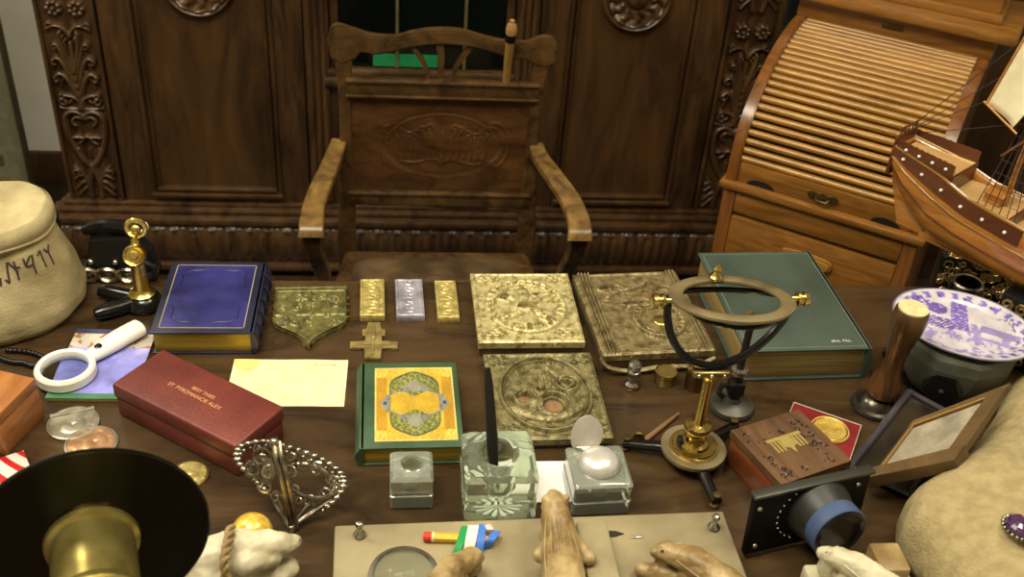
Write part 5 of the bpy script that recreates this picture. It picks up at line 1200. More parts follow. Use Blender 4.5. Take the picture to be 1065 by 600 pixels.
# ------------------------------------------------------------------ carved wooden box, medal box
h = .062; c, w, d, a = fit([(760, 447), (825, 428), (883, 469), (821, 512)], TT+h)
q = [P(x, y, TT+h) for x, y in [(760, 447), (825, 428), (883, 469), (821, 512)]]
ux = (q[3]-q[0]); a = math.atan2(ux.y, ux.x); w = ((q[3]-q[0]).length+(q[2]-q[1]).length)/2; d = ((q[1]-q[0]).length+(q[2]-q[3]).length)/2
c = sum(q, Vector())/4; t = thing('carved_box', TR(c.x, c.y, TT, a), 'carved brown wooden box with pale inlaid emblem on the lid', 'box')
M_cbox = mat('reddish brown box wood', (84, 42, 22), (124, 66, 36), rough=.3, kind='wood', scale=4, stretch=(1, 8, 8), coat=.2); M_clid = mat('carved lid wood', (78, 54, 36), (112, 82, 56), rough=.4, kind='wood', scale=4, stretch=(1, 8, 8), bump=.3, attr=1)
m = MB(); m.box(-w/2+.002, w/2-.002, -d/2+.002, d/2-.002, 0, h-.012, .002); m.build('box_body', M_cbox, t)
X, Y = gridxy(-w/2, w/2, -d/2, d/2, 130, 110); r = random.Random(3); s = []
for k in range(34):
    x_, y_ = r.uniform(-.42, .42)*w, r.choice((-1, 1))*r.uniform(.24, .40)*d if r.random() < .75 else r.uniform(-.3, .3)*d
    if abs(x_) < .2*w and abs(y_) < .2*d: continue
    s.append((arc(x_, y_, r.uniform(.003, .007), r.uniform(0, 360), r.uniform(300, 600), 10, r1=.002), .0014, .0008, .0016))
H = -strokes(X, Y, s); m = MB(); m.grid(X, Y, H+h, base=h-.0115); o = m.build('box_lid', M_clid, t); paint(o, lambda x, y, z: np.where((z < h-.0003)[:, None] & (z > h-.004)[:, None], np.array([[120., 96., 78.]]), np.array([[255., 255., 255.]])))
M_inl = mat('pale brass inlay', (178, 158, 90), (206, 188, 124), rough=.4, metal=.4)
# emblem: a lintel over bars and a pointed centre
m = MB(); R9 = TR(-.002, .0, h, math.radians(-90)) @ TR(0, 0, 0, PI)
E_ = .9
m.prism([(-.030, .018), (.030, .018), (.030, .0125), (-.030, .0125)][::-1], 0, .0012, M=R9)
for sx in (-1, 1):
    for k in range(3): x = sx*(.013+.006*k); m.prism([(x-.0016, .0125), (x+.0016, .0125), (x+.0016, -.010), (x-.0016, -.010)][::-1], 0, .0012, M=R9)
m.prism([(-.010, .0125), (.010, .0125), (.012, -.004), (.004, -.006), (0, -.018), (-.004, -.006), (-.012, -.004)][::-1], 0, .0012, M=R9)
m.build('inlaid_emblem', M_inl, t, smooth=False)
# red box with gold medal
h = .014; q = [P(x, y, TT+h) for x, y in [(805, 437), (826, 418), (896, 442), (872, 470)]]
ux = q[2]-q[1]; a = math.atan2(ux.y, ux.x); c = (q[1]+q[2])/2; w = ux.length; d = .085; n_ = Vector((ux.y, -ux.x, 0)).normalized(); c = c+n_*(d/2)
t = thing('medal_case', TR(c.x, c.y, TT, a), 'open red velvet case holding a gold medal behind the carved box', 'case')
M_velv = mat('red velvet', (108, 10, 20), (128, 16, 26), rough=.7)
m = MB(); m.box(-w/2, w/2, -d/2, d/2, 0, h-.002, .002); m.build('tray', M_velv, t)
m = MB(); m.tube([(-w/2, -d/2, h-.001), (-w/2, d/2, h-.001), (w/2, d/2, h-.001), (w/2, -d/2, h-.001)], .0011, 6, loop=True); m.build('pale_rim', mat('pale case rim', (204, 190, 168), rough=.5), t)
p = W[t].inverted() @ P(863, 447, TT+h); 
m = MB(); m.lathe([(0, 0), (.029, 0), (.030, .002), (.029, .004), (.027, .0035), (0, .0042)], 48); tt = thing('gold_medal', W[t] @ TR(p.x, p.y, h-.002), 'round yellow gold medal lying in the red velvet case', 'medal')
m.build('disc', mat('yellow gold relief', (210, 170, 70), (240, 208, 112), rough=.35, metal=.6, scale=60, bump=.8, bscale=180), tt)
m = MB(); m.tube([(.0255*math.cos(a_), .0255*math.sin(a_), .004) for a_ in np.linspace(0, 2*PI, 40, endpoint=False)], .001, 6, loop=True); m.build('raised_rim', M_gold, tt)

# ------------------------------------------------------------------ wooden handled stamp
b = P(909, 423, TT); t = thing('hand_stamp', (b.x, b.y, TT), 'turned brown wooden stamp with cream top on a dark round metal foot', 'stamp')
m = MB(); m.lathe([(0, 0), (.036, 0), (.038, .004), (.036, .008), (.030, .010), (.028, .014), (.022, .022), (.012, .027), (0, .028)], 48); m.build('metal_foot', mat('dark grey metal', (70, 66, 58), (96, 92, 82), rough=.25, metal=.8), t)
lean = Matrix.Translation((.006, 0, .026)) @ RY(math.radians(1)) @ Matrix.Diagonal((1.03, 1.03, 1.22, 1))
M_turn = mat('turned brown wood', (50, 36, 22), (104, 66, 34), rough=.28, kind='wood', scale=5, stretch=(6, 6, 1), coat=.4)
m = MB(); m.lathe([(0, 0), (.020, 0), (.0245, .004), (.025, .012), (.022, .026), (.016, .040), (.0145, .056), (.0165, .076), (.021, .096), (.0245, .108), (.0255, .120), (.0245, .133), (.0225, .136), (0, .136)], 40, M=lean); m.build('handle', M_turn, t)
m = MB(); m.lathe([(0, .1355), (.0215, .1355), (.0215, .138), (0, .1395)], 32, M=lean); m.build('cream_top', mat('cream end grain', (196, 178, 130), (222, 206, 162), rough=.5, scale=120), t)

# ------------------------------------------------------------------ plate on grey pot
def build_plate():
    cp = P(1003, 336, .885)
    b = Vector((cp.x, cp.y-.0, TT))
    t = thing('grey_drum', (b.x, b.y, TT), 'dark grey rounded metal pot carrying the purple and white plate', 'pot')
    M_pot = mat('grey green enamel', (78, 82, 73), (104, 108, 96), rough=.3, scale=20, coat=.2)
    m = MB(); m.lathe([(0, 0), (.058, 0), (.066, .004), (.066, .010), (.0, .010)], 48); m.build('black_base', M_black, t)
    m = MB(); m.lathe([(0, .009), (.060, .009), (.070, .022), (.088, .060), (.095, .085), (.096, .105), (.092, .112), (0, .112)], 10, ph=.2); m.build('body', M_pot, t, angle=12)
    # faceted black knob on the left
    p = PY(935, 366, b.y-.055); u = Vector((-.50, -.82, .22)).normalized(); Q = Matrix.Translation(Vector((-.044, -.070, .050))) @ u.to_track_quat('Z', 'Y').to_matrix().to_4x4()
    m = MB(); m.lathe([(0, -.01), (.030, -.01), (.030, .010), (.027, .014), (0, .014)], 6, M=Q); k = m.build('faceted_knob', M_black, t, smooth=False)
    m = MB(); m.lathe([(0, .014), (.004, .014), (.004, .016), (0, .0165)], 10, M=Q); m.build('screw', M_steel, k)
    m = MB(); m.tube([Q @ Vector((.022*math.cos(a)-.0, .040+.014*math.sin(a), .006)) for a in np.linspace(0, 2*PI, 24, endpoint=False)], .0028, 8, loop=True); m.build('chrome_loop', M_steel, t)
    m = MB(); m.tube([(-.098-.016*math.sin(PI*i/12), -.0, .045+.04*i/12) for i in range(13)], .005, 8); m.build('side_handle', M_black, t)
    # plate
    u = (P(1076, 356, .885)-P(924, 318, .885)); u.z = 0; A = u.length/2; u.normalize(); v = Vector((-u.y, u.x, 0))
    Mp = axes((cp.x, cp.y, TT+.112), u, v); B = .064
    B = (P(985, 300, .885)-P(1010, 372, .885)).length/2*.98
    t2 = thing('patterned_plate', Mp, 'oval white plate with purple printed scene lying on the dark grey pot', 'plate')
    n = 140; k = 60; rr = np.linspace(0, 1, k); th = np.linspace(0, 2*PI, n+1)[:-1]; RR, TH = np.meshgrid(rr, th, indexing='ij')
    prof = lambda r: np.interp(r, [0, .72, .80, .92, 1], [.004, .0045, .008, .0125, .014])
    X = A*RR*np.cos(TH); Y = B*RR*np.sin(TH); Z = prof(RR)
    m = MB(); top = [[m.bm.verts.new((X[i, j], Y[i, j], Z[i, j])) for j in range(n)] for i in range(1, k)]; c0 = m.bm.verts.new((0, 0, .004))
    for j in range(n): m.bm.faces.new((c0, top[0][j], top[0][(j+1) % n]))
    for i in range(k-2):
        for j in range(n): m.bm.faces.new((top[i][j], top[i+1][j], top[i+1][(j+1) % n], top[i][(j+1) % n]))
    lo = [[m.bm.verts.new((A*q*math.cos(a), B*q*math.sin(a), z)) for a in th] for q, z in ((1.005, .0125), (.99, .011), (.78, .002), (.6, .0))]; lo = [top[-1]]+lo
    for a_, b_ in zip(lo, lo[1:]):
        for j in range(n): m.bm.faces.new((a_[j], a_[(j+1) % n], b_[(j+1) % n], b_[j]))
    m.bm.faces.new(lo[-1]); o = m.build('plate_body', paintmat('purple transfer china', rough=.12, coat=.6), t2, angle=60)
    def f(x, y, z):
        n = len(x); u = x/A; v = y/B; r = np.hypot(u, v); an = np.arctan2(v, u)
        c = np.tile(np.array([206., 202., 212.]), (n, 1)); N1 = fbm(x, y, 130, 4); N2 = fbm(x, y, 300, 6); N3 = fbm(x, y, 60, 9); N4 = fbm(x, y, 380, 12)+.5*np.sin(x*900)*np.sin(y*700+3*N2)
        pur = np.array([112., 92., 176.]); lil = np.array([160., 146., 206.])
        inn = r < .78
        def rect(cx, cy, w, h, rot=0):
            xx = (u-cx)*math.cos(rot)+(v-cy)*math.sin(rot); yy = -(u-cx)*math.sin(rot)+(v-cy)*math.cos(rot); return (np.abs(xx) < w) & (np.abs(yy) < h)
        k = inn & (N1 > .18) & (v < .1); c[k] = lil
        k = inn & (v < -.25) & (N2+N3 > .25) ; c[k] = lil
        k = rect(-.42, .0, .30, .17, -.05) & (N4 > -.2); c[k] = pur
        k = rect(-.62, .3, .14, .3) & (N4 > -.1); c[k] = pur
        k = (np.hypot((u+.36), (v-.42)*.8) < .14) & (N2 > -.3); c[k] = pur
        k = rect(-.05, .32, .12, .42, .05) & (N4 > -.3); c[k] = pur*1.12
        k = rect(.48, .08, .24, .10, -.15); c[k] = lil*.94; k = rect(.44, -.22, .30, .05, -.12); c[k] = lil; k = rect(.2, -.1, .05, .3, .2) & (N1 > -.1); c[k] = lil
        bd = (r > .80) & (r < .93); k = bd & (N2+.4*np.sin(an*26) > .05); c[k] = pur*1.1
        c[r > .975] = [120, 116, 140]; k = (r > .83) & (r < .88) & (np.abs(np.sin(an*7)) > .985); c[k] = [60, 52, 80]
        k = (r > .70) & (r < .80) & (u > -.1) & (N2 > .2); c[k] = [120, 110, 160]
        return np.clip(c*(1+.03*N2)[:, None], 0, 240)
    paint(o, f)
build_plate()
# dark round pot lid / cup behind the plate
p = P(1007, 294, TT+.063); t = thing('black_jar', (p.x, p.y, TT), 'small round black jar with silvery rim behind the patterned plate', 'jar')
m = MB(); m.lathe([(0, 0), (.026, 0), (.030, .01), (.030, .05), (.026, .06), (.022, .06), (.022, .03), (0, .03)], 32); m.build('jar_body', M_black, t)
m = MB(); m.lathe([(.022, .060), (.026, .0605), (.028, .063), (.026, .066), (.022, .065)], 32, closed=True); m.build('rim', M_silver, t)
# ------------------------------------------------------------------ tray and framed picture
def quad(A, B, C, D):                      # A bottom left, B top left, C top right, D bottom right: warp of the unit square
    nn = (D-A).cross(B-A).normalized()
    return lambda u, v, h: A*(1-u)*(1-v)+D*u*(1-v)+C*u*v+B*(1-u)*v+nn*h
A = P(884, 487, .765); f_ = quad(A, P(946, 409, .80), P(1000, 438, .81), P(946, 515, .775))
t = thing('dark_tray', A, 'dark glossy rectangular metal tray leaning behind the wooden picture frame', 'tray')
M_tray = mat('dark violet metal', (62, 58, 64), (96, 90, 98), rough=.25, metal=.5, scale=12)
m = MB(); m.box(0, 1, 0, 1, -.002, .001).warp(f_); m.build('tray_floor', mat('dark reflective glass', (26, 22, 18), (54, 46, 34), rough=.2, scale=10), t, local=False)
m = MB()
for a_, b_ in (((0, 0), (0, 1)), ((0, 1), (1, 1)), ((1, 1), (1, 0)), ((1, 0), (0, 0))): m.tube([f_(*a_, .003), f_(*b_, .003)], .006 if a_ == (0, 0) else .0045, 10)
m.build('rolled_rim', M_tray, t, local=False)
A = P(908, 497, .80); f_ = quad(A, P(951, 440, .845), P(1052, 401, .90), P(999, 477, .865))
t = thing('picture_frame', A, 'brown wooden frame with a faded grey picture leaning on the burlap sack', 'picture frame')
M_fr = mat('worn frame wood', (74, 56, 34), (112, 88, 56), rough=.4, kind='wood', scale=6)
m = MB(); m.box(0, 1, .86, 1, -.004, .006); m.box(0, .05, .06, 1, -.004, .005); m.box(.80, 1, .06, .95, -.004, .007); m.warp(f_); m.build('frame', M_fr, t, local=False)
m = MB(); m.box(-.02, 1.02, -.10, .10, -.010, .013, .004, seg=2); m.warp(f_); m.build('bottom_rail', M_fr, t, local=False)
m = MB(); m.box(.045, .06, .08, .88, .004, .007); m.box(.045, .8, .86, .885, .004, .008); m.warp(f_); m.build('gilt_slip', mat('gilt slip', (166, 128, 62), rough=.4, metal=.4), t, local=False)
X, Y = gridxy(.05, .82, .08, .88, 60, 60); m = MB(); m.grid(X, Y, .002+0*X, base=-.002); m.warp(f_); o = m.build('faded_picture', paintmat('faded photograph', rough=.25, coat=.5), t, local=False)
paint(o, lambda x, y, z: np.clip(np.array([[150., 142., 124.]])*(1+.22*fbm(x*1.2+y*.4, y*2.4-x*1.4, 55, 3)+.1*fbm(x, y, 160, 5))[:, None], 0, 255))

# ------------------------------------------------------------------ black lens board
TL = P(795, 516, .868); TR_ = P(915, 489, .868); BL = P(774, 578, .768)
ux = TR_-TL; uy = TL-BL; M0 = axes(BL, ux, uy); w = ux.length; d = uy.length
t = thing('lens_board', M0, 'black camera lens board with blue-banded round lens, leaning beside the carved box', 'camera part')
m = MB(); m.box(0, w, 0, d, -.010, 0, .002); m.build('board', mat('black lacquer board', (5, 5, 5), (8, 8, 8), rough=.55, spec=.2), t)
m = MB(); m.box(-.002, w+.004, d-.003, d+.002, -.012, .003, .001); m.build('top_strip', mat('grey metal strip', (84, 84, 78), rough=.35, metal=.7), t)
lc = (w*.58, d*.55)
m = MB(); m.lathe([(0, 0), (.046, 0), (.044, .010), (.0395, .024), (.038, .028), (0, .028)], 48, M=TR(lc[0], lc[1])); m.build('lens_cone', mat('grey lens barrel', (30, 30, 26), (44, 44, 38), rough=.45), t)
m = MB(); m.lathe([(.036, .028), (.0385, .028), (.0395, .030), (.0395, .048), (.038, .050), (.036, .050)], 48, M=TR(lc[0], lc[1]), closed=True); m.build('blue_band', mat('blue lens band', (62, 78, 112), (74, 92, 128), rough=.45), t)
m = MB(); m.lathe([(0, .030), (.0362, .030), (.0365, .051), (.033, .053), (.030, .0505), (0, .0495)], 40, M=TR(lc[0], lc[1])); m.build('black_front', M_black, t)
r = random.Random(8)
for k in range(16):
    a = PI*.35+k*.2; rx = .060; x_, y_ = lc[0]+rx*1.05*math.cos(a), lc[1]+rx*.82*math.sin(a)
    if not (.004 < x_ < w-.004 and .004 < y_ < d-.006): continue
    m = MB(); m.sphere((x_, y_, .001), .0018, u=8, v=6); m.build('screw', M_steel, t)
for x_, y_ in ((.008, d-.02), (.012, .016), (w-.02, d-.016)):
    m = MB(); m.sphere((x_, y_, .002), .004, u=10, v=8, sc=(1, 1, .6)); m.build('screw', M_steel, t)

# ------------------------------------------------------------------ burlap sack at the right
def build_burlap():
    edge = [P(1065, 372, .86), P(1046, 408, .85), P(1018, 450, .84), P(990, 480, .83), P(958, 505, .81), P(940, 525, .80), P(934, 560, .79), P(955, 590, .79), P(985, 640, .79)]
    c = Vector((.90, .84, TT)); t = thing('burlap_sack', (c.x, c.y, TT), 'large tan burlap sack filling the lower right corner', 'sack')
    pts = [(p.x, p.y) for p in edge]+[(.75, .60), (.95, .52), (1.15, .62), (1.22, .9), (1.15, 1.12), (1.03, 1.21)]
    pl = cat(pts, 8, loop=True); n = len(pl); m = MB(); rings = []
    cx_, cy_ = .93, .88
    lev = [(.93, .0), (.985, .006), (1.0, .02), (.995, .045), (.97, .07), (.92, .088), (.84, .102), (.72, .116), (.56, .126), (.38, .132), (.2, .135), (.08, .136)]
    for s, z in lev:
        rg = []
        for i, (x, y) in enumerate(pl):
            X_, Y_ = cx_+(x-cx_)*s, cy_+(y-cy_)*s; zz = z*(1+.0)+.007*math.sin(X_*38+Y_*22)*(z/.13)+.004*math.sin(Y_*60-X_*25)*(z/.13); rg.append(m.bm.verts.new((X_, Y_, TT+zz)))
        rings.append(rg)
    for a, b in zip(rings, rings[1:]):
        for i in range(n): m.bm.faces.new((a[i], a[(i+1) % n], b[(i+1) % n], b[i]))
    m.bm.faces.new(rings[0]); m.bm.faces.new(rings[-1]); m.build('bag', M_burlap, t, local=False, angle=70)
    p = P(1060, 548, .892); g = thing('purple_brooch', (p.x, p.y, p.z-.004), 'dark purple stone in a beaded silver mount on the burlap sack', 'brooch')
    m = MB(); m.sphere((0, 0, .006), .017, sc=(1, 1.1, .6), u=14, v=8); m.build('purple_stone', mat('purple crystal', (58, 30, 66), (84, 50, 92), rough=.08, scale=10, coat=1), g, smooth=False)
    m = MB()
    for k in range(20): a = 2*PI*k/20; m.sphere((.0185*math.cos(a), .0205*math.sin(a), .003), .003, u=8, v=6)
    m.build('beaded_mount', M_silver, g)
build_burlap()

# ------------------------------------------------------------------ model ship on carved stand
def build_ship():
    hd = Vector((.62, -.78, 0)).normalized(); pt = Vector((hd.y*-1, hd.x, 0)); sb = Vector((hd.y, -hd.x, 0))
    # local: x forward, y to port (left of heading), z up. origin at stern, keel level
    O = Vector((.862, 1.585, .90)); M0 = axes(O, hd, Vector((-hd.y, hd.x, 0)))
    t = thing('model_ship', M0, 'varnished wooden model sailing ship with planked deck and cream sails at the right edge', 'model ship')
    L = .74
    def beam(s): return np.interp(s, [0, .06, .2, .4, .6, .8, .92, 1], [.034, .040, .052, .062, .062, .048, .026, .002])
    def top(s): return np.interp(s, [0, .12, .20, .45, .7, .9, 1], [.150, .138, .120, .104, .106, .125, .140])
    def keel(s): return np.interp(s, [0, .04, .12, .3, .85, .95, 1], [.095, .055, .012, .0, .0, .03, .10])
    M_hull = mat('varnished hull planks', (140, 84, 28), (186, 126, 56), rough=.2, kind='wood', scale=3, stretch=(1, 10, 10), coat=.6)
    M_dark = mat('dark red brown rail', (70, 34, 18), (96, 50, 28), rough=.3, kind='wood', scale=3, stretch=(1, 10, 10), coat=.4)
    M_deck = mat('pale deck planks', (190, 150, 92), (214, 178, 122), rough=.4, kind='wood', scale=3, stretch=(1, 10, 10))
    M_cream = mat('cream sailcloth', (206, 196, 160), (222, 212, 180), rough=.8, bump=.2, scale=30)
    ns, nc = 48, 22; m = MB(); rows = []
    for i in range(ns+1):
        s = i/ns; b_, tp, kl = beam(s), top(s), keel(s); row = []
        for j in range(nc+1):
            a = -1+2*j/nc; q = abs(a); y = b_*math.copysign(min(1, q*1.05)**.55 if q < 1 else 1, a); z = kl+(tp-kl)*(q**2.0)
            y = math.copysign(b_*(1-(1-q)**2.1), a)*(1-.12*max(0, (q-.7)/.3)); row.append(m.bm.verts.new((s*L, y, z)))
        rows.append(row)
    for a, b in zip(rows, rows[1:]):
        for j in range(nc): m.bm.faces.new((a[j], b[j], b[j+1], a[j+1]))
    m.bm.faces.new(rows[0])
    h = m.build('hull', M_hull, t, angle=50); sd = h.modifiers.new('s', 'SOLIDIFY'); sd.thickness = .003; sd.offset = -1
    # wales
    for sgn in (-1, 1):
        for f_, r_, mm, nm in ((1.0, .0035, M_slat, 'rail'), (.80, .0022, M_slat, 'wale'), (.62, .0016, M_dark, 'wale')):
            pts = []
            for i in range(ns+1):
                s = i/ns; q = f_; y = beam(s)*(1-(1-q)**2.1)*(1-.12*max(0, (q-.7)/.3)); z = keel(s)+(top(s)-keel(s))*q*q; pts.append((s*L, sgn*(y+.001), z))
            m = MB(); m.tube(pts, r_, 6, up=(0, 0, 1)); m.build(nm, mm, h)
        # dark band with pearl studs near the stern
        m = MB()
        for i in range(16):
            s0, s1 = i/16*.34, (i+1)/16*.34
            pp = []
            for s in (s0, s1):
                for q in (.86, .985): pp.append((s*L, sgn*(beam(s)*(1-(1-q)**2.1)*(1-.12*max(0, (q-.7)/.3))+.0015), keel(s)+(top(s)-keel(s))*q*q))
            v = [m.bm.verts.new(p) for p in (pp[0], pp[2], pp[3], pp[1])]; v2 = [m.bm.verts.new((p[0], p[1]+sgn*.0012, p[2])) for p in (pp[0], pp[2], pp[3], pp[1])]
            m.bm.faces.new(v2); m.bm.faces.new(v[::-1])
            for k in range(4): m.bm.faces.new((v[k], v[(k+1) % 4], v2[(k+1) % 4], v2[k]))
        m.build('painted_strake', M_dark, h)
        for k in range(12):
            s = .03+.055*k; q = .92 if k < 6 else .90; y = beam(s)*(1-(1-q)**2.1)*(1-.12*max(0, (q-.7)/.3)); z = keel(s)+(top(s)-keel(s))*q*q
            m = MB(); m.sphere((s*L, sgn*(y+.004), z), .0032, u=10, v=8); m.build('pearl_stud', mat('mother of pearl', (214, 208, 200), rough=.25), h)
    # decks
    def deck(s0, s1, z, nm):
        n = 14; m = MB(); a = [(s0+(s1-s0)*i/n) for i in range(n+1)]; up_ = [(s*L, beam(s)*.93-.002) for s in a]; o_ = up_+[(x, -y) for x, y in up_[::-1]]
        m.prism(o_[::-1], z-.004, z); d_ = m.build(nm, M_deck, t)
        # plank seams
        m = MB(); k = int(beam((s0+s1)/2)*2/.0065)
        for i in range(1, k):
            yy = -beam(s0)*.93+2*beam(s0)*.93*i/k; m.box(s0*L+.002, s1*L-.002, yy-.0004, yy+.0004, z, z+.0004)
        m.build('plank_seams', M_dark, d_, smooth=False)
    deck(.01, .155, .142, 'poop_deck'); deck(.155, .30, .112, 'quarter_deck'); deck(.30, .97, .092, 'main_deck')
    for s, z0, z1 in ((.155, .110, .143), (.30, .09, .113)):
        m = MB(); m.box(s*L-.002, s*L+.002, -beam(s)*.92, beam(s)*.92, z0, z1); m.build('bulkhead', M_dark, t)
    # poop bulwark with studs
    for sgn in (-1, 1):
        m = MB(); n = 10; 
        for i in range(n):
            s0, s1 = .004+i/n*.15, .004+(i+1)/n*.15; v = []
            for s, z in ((s0, .14), (s1, .14), (s1, .162), (s0, .164)): v.append((s*L, sgn*(beam(s)*.90), z))
            a = [m.bm.verts.new(p) for p in v]; b = [m.bm.verts.new((p[0], p[1]+sgn*.003, p[2])) for p in v]; m.bm.faces.new(a); m.bm.faces.new(b[::-1])
            for k in range(4): m.bm.faces.new((a[k], b[k], b[(k+1) % 4], a[(k+1) % 4]))
        bw = m.build('bulwark', M_dark, t)
        for k in range(4):
            s = .03+.035*k; m = MB(); m.sphere((s*L, sgn*(beam(s)*.90+.004), .152), .003, u=10, v=8); m.build('pearl_stud', MATS['mother of pearl'], bw)
    m = MB(); m.box(-.004, .002, -.034, .034, .095, .166, .001); m.build('transom', M_dark, t)
    for k in range(5):
        yy = -.026+.013*k; m = MB(); m.tube([(.0, yy, .165), (.0, yy, .180)], .0014, 6); m.build('stanchion', M_dark, t)
    m = MB(); m.tube([(0, -.033, .18), (0, .033, .18)], .0018, 6); m.build('taffrail', M_dark, t)
    # cabins, gratings, cannon-like bits on the deck
    for s, w_, l_, hh in ((.24, .018, .03, .016), (.40, .022, .05, .02), (.56, .02, .04, .014), (.72, .02, .04, .02)):
        z = .112 if s < .3 else .092; m = MB(); m.box(s*L-l_/2, s*L+l_/2, -w_, w_, z, z+hh, .002); m.box(s*L-l_/2-.002, s*L+l_/2+.002, -w_-.002, w_+.002, z+hh, z+hh+.003, .001); m.build('deck_house', M_hull, t)
    # boat, cream
    m = MB(); m.tube(cat([(.30*L, .03, .128), (.36*L, .03, .122), (.42*L, .03, .124), (.47*L, .03, .134)], 5), [.002]+[.008]*13+[.004, .002], 8, flat=.6); m.build('lifeboat', M_cream, t)
    # masts, yards, sails, rigging
    masts = [(.26, .42), (.52, .52), (.80, .46)]
    for s, hm in masts:
        m = MB(); m.tube([(s*L, 0, .09), (s*L, 0, .09+hm)], [.0055, .0025], 10); ms = m.build('mast', M_hull, t)
        for zz, yl in ((.24, .115), (.36, .085), (.46, .06)):
            if zz > .09+hm-.03: continue
            m = MB(); m.tube([(s*L+.006, -yl, zz), (s*L+.006, 0, zz+.002), (s*L+.006, yl, zz)], [.0015, .0028, .0015], 8); m.build('yard', M_dark, ms)
        for (z0, z1, y0, y1) in ((.26, .355, .105, .080), (.37, .455, .078, .055)):
            X, Y = gridxy(-1, 1, 0, 1, 16, 12)
            if s < .3: continue
            Yc = X*(y0+(y1-y0)*Y); Zc = z0+(z1-z0)*Y; Xc = s*L+.008+.022*(1-X**2)*np.sin(PI*Y)
            m = MB(); m.grid(Xc, Yc, Zc); sl = m.build('sail', M_cream, ms); q = sl.modifiers.new('s', 'SOLIDIFY'); q.thickness = .0012
        m = MB()
        for sgn in (-1, 1):
            for k in range(6):
                bx = (s-.035+.018*k)*L; m.tube([(bx, sgn*beam(s)*.92, top(s)-.002), (s*L, 0, .09+hm*.62)], .0008, 5)
            for k in range(8):
                f_ = .08+.09*k; x0 = (s-.035)*L; x1 = (s+.055)*L; z_ = top(s)+(.09+hm*.62-top(s))*f_; yv_ = sgn*beam(s)*.92*(1-f_); m.tube([(x0+(s*L-x0)*f_, yv_, z_), (x1+(s*L-x1)*f_, yv_, z_)], .0006, 4)
        m.build('shrouds', M_ink, ms)
    m = MB(); ml = [(.004, 0, .18)]+[(s*L, 0, .09+hm*.9) for s, hm in masts]+[(L*1.12, 0, .19)]
    for a, b in zip(ml, ml[1:]): m.tube([a, b], .0008, 5)
    m.tube([(.004, .02, .17), (.26*L, 0, .34)], .0007, 5); m.tube([(.004, -.02, .17), (.26*L, 0, .40)], .0007, 5); m.tube([(.02, .03, .165), (.26*L, .0, .26)], .0007, 5)
    m.tube([(L*.3, .05, .12), (L*.52, 0, .40)], .0008, 5); m.build('stays', M_ink, t)
    mz = O+hd*(.26*L); Wi = M0.inverted(); cs = [Wi @ PY(x, y, mz.y+dy) for x, y, dy in ((1026, 108, .03), (1052, 134, -.02), (1120, 60, -.04), (1078, 18, .02))]
    X, Y = gridxy(0, 1, 0, 1, 14, 14); m = MB(); G = [cs[0]*(1-u)*(1-v)+cs[1]*u*(1-v)+cs[2]*u*v+cs[3]*(1-u)*v+Vector((.012*math.sin(PI*u), 0, 0)) for u, v in zip(X.ravel(), Y.ravel())]
    m.grid(np.array([g.x for g in G]).reshape(14, 14), np.array([g.y for g in G]).reshape(14, 14), np.array([g.z for g in G]).reshape(14, 14)); sl = m.build('mizzen_sail', M_cream, t); q = sl.modifiers.new('s', 'SOLIDIFY'); q.thickness = .0012
    m = MB(); m.tube([cs[0], cs[3]], .0022, 8); m.tube([cs[0]-(cs[1]-cs[0])*.1, cs[1]+(cs[1]-cs[0])*.2], .0018, 8); m.build('sail_spar', M_hull, t)
    X, Y = gridxy(0, 1, 0, 1, 14, 12); Xc = .045*L*1+(.245*L-.045*L)*X-.02*Y*(1-X); Zc = .24+(X*.0)+(.09+.05*X)*Y; Yc = .012*np.sin(PI*X)*np.sin(PI*Y)
    m = MB(); m.tube([(L*.95, 0, .135), (L*1.14, 0, .19)], [.004, .002], 8); m.build('bowsprit', M_hull, t)
    # keel and rudder
    m = MB(); m.box(.10*L, .88*L, -.003, .003, -.008, .004, .001); m.build('keel', M_hull, t)
    m = MB(); m.prism([(.03, .0), (.085, .0), (.03, .045), (-.002, .10), (-.012, .10)], -.0025, .0025, M=Matrix(((1, 0, 0, 0), (0, 0, -1, 0), (0, 1, 0, 0), (0, 0, 0, 1)))); m.build('rudder', M_hull, t)
    # carved stand under the ship
    c = O+hd*(.46*L); Ms = axes((c.x, c.y, TT), hd, Vector((-hd.y, hd.x, 0)))
    s_ = thing('ship_stand', Ms, 'dark ornate carved and gilded block carrying the model ship', 'stand')
    m = MB(); m.box(-.09, .09, -.030, .030, 0, .124, .004); m.build('block', M_blackm, s_)
    M_orn = mat('gilded carving', (150, 122, 72), (190, 164, 112), rough=.35, metal=.7)
    r = random.Random(12); m = MB()
    for sx in range(7):
        for sz in range(5):
            x = -.076+sx*.025; z = .016+sz*.0225; ph_ = r.uniform(0, 6); rr_ = r.uniform(.008, .013)
            for face in (-1, 1): m.tube([(x+(rr_*(1-.7*i/11))*math.cos(i*.8+ph_), face*.0325, z+(rr_*(1-.7*i/11))*math.sin(i*.8+ph_)) for i in range(12)], .0028, 5)
    for sy in (-.018, 0, .018):
        for sz in range(5): m.tube([(-.0925, sy+(.008*(1-.6*i/9))*math.cos(i*.8+sz), .018+sz*.024+(.008*(1-.6*i/9))*math.sin(i*.8+sz)) for i in range(10)], .0022, 5)
    m.build('scrollwork', M_orn, s_)
    kb = thing('ornate_casket', TR(1.055, 1.54, TT, -.30), 'small dark casket covered in gilt openwork, behind the plate and under the ship stern', 'casket')
    m = MB(); m.box(-.075, .075, -.022, .022, 0, .082, .006); m.build('casket_body', M_blackm, kb)
    m = MB()
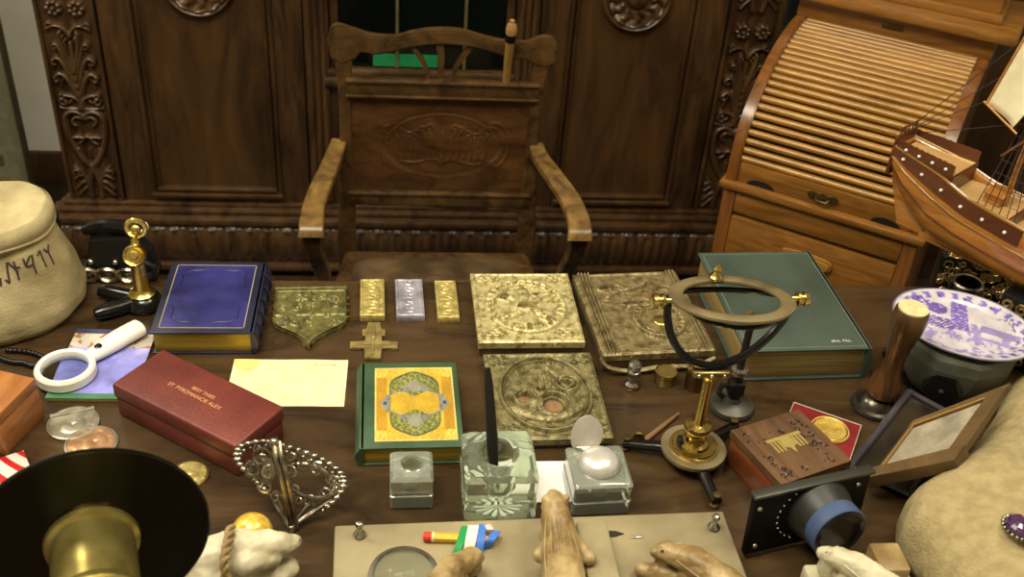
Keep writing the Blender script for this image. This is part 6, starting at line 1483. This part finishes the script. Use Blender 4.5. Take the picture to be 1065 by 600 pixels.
    for q in range(60):
        x, z = r.uniform(-.07, .07), r.uniform(.008, .078); a = r.uniform(0, 6); q_ = r.uniform(.006, .012)
        m.tube([(x+(q_*(1-.7*i/9))*math.cos(i*.85+a), -.0235, z+(q_*(1-.7*i/9))*math.sin(i*.85+a)) for i in range(10)], .0018, 5)
        x, y = r.uniform(-.07, .07), r.uniform(-.02, .02); m.tube([(x+(q_*(1-.7*i/9))*math.cos(i*.85+a), y+(q_*(1-.7*i/9))*math.sin(i*.85+a), .0835) for i in range(10)], .0018, 5)
    m.build('gilt_openwork', M_orn, kb)
build_ship()

# ------------------------------------------------------------------ lights
def area(name, loc, size, power, col, target=None, size_y=None):
    l = bpy.data.lights.new(name, 'AREA'); l.energy = power; l.color = col; l.size = size
    if size_y: l.shape = 'RECTANGLE'; l.size_y = size_y
    o = bpy.data.objects.new(name, l); COL.objects.link(o); o.location = loc
    if target: o.rotation_euler = (Vector(target)-Vector(loc)).to_track_quat('-Z', 'Y').to_euler()
    return o
area('ceiling_area', (-.6, .7, 3.05), .9, 60, (1, .925, .74))
area('ceiling_area', (1.1, 1.3, 3.05), .7, 30, (1, .925, .74))
area('ceiling_area', (-1.7, 2.0, 3.05), .6, 42, (1, .92, .74))  # extra fill light, added to brighten the back wall at the left
# chandelier of six bulbs above the table
ch = thing('chandelier', (.25, .75, 2.45), 'brass chandelier with six bulbs above the table, out of the picture', 'chandelier')
m = MB(); m.lathe([(0, 0), (.03, .0), (.05, .03), (.02, .08), (.012, .65), (0, .65)], 20); m.build('stem', M_brass, ch)
for k in range(6):
    a = 2*PI*k/6+.3; x, y = .26*math.cos(a), .26*math.sin(a)
    m = MB(); m.tube(cat([(0, 0, .03), (x*.5, y*.5, -.02), (x, y, .03)], 5), .007, 8); m.build('arm', M_brass, ch)
    m = MB(); m.sphere((x, y, .07), .032, u=16, v=12, sc=(1, 1, 1.2)); m.build('bulb', mat('lit bulb', (255, 226, 180), rough=.5, emit=((255, 236, 190), 110)), ch)
w_ = bpy.data.worlds.new('world'); S.world = w_; w_.use_nodes = True; w_.node_tree.nodes['Background'].inputs[0].default_value = (1, .9, .75, 1); w_.node_tree.nodes['Background'].inputs[1].default_value = .3
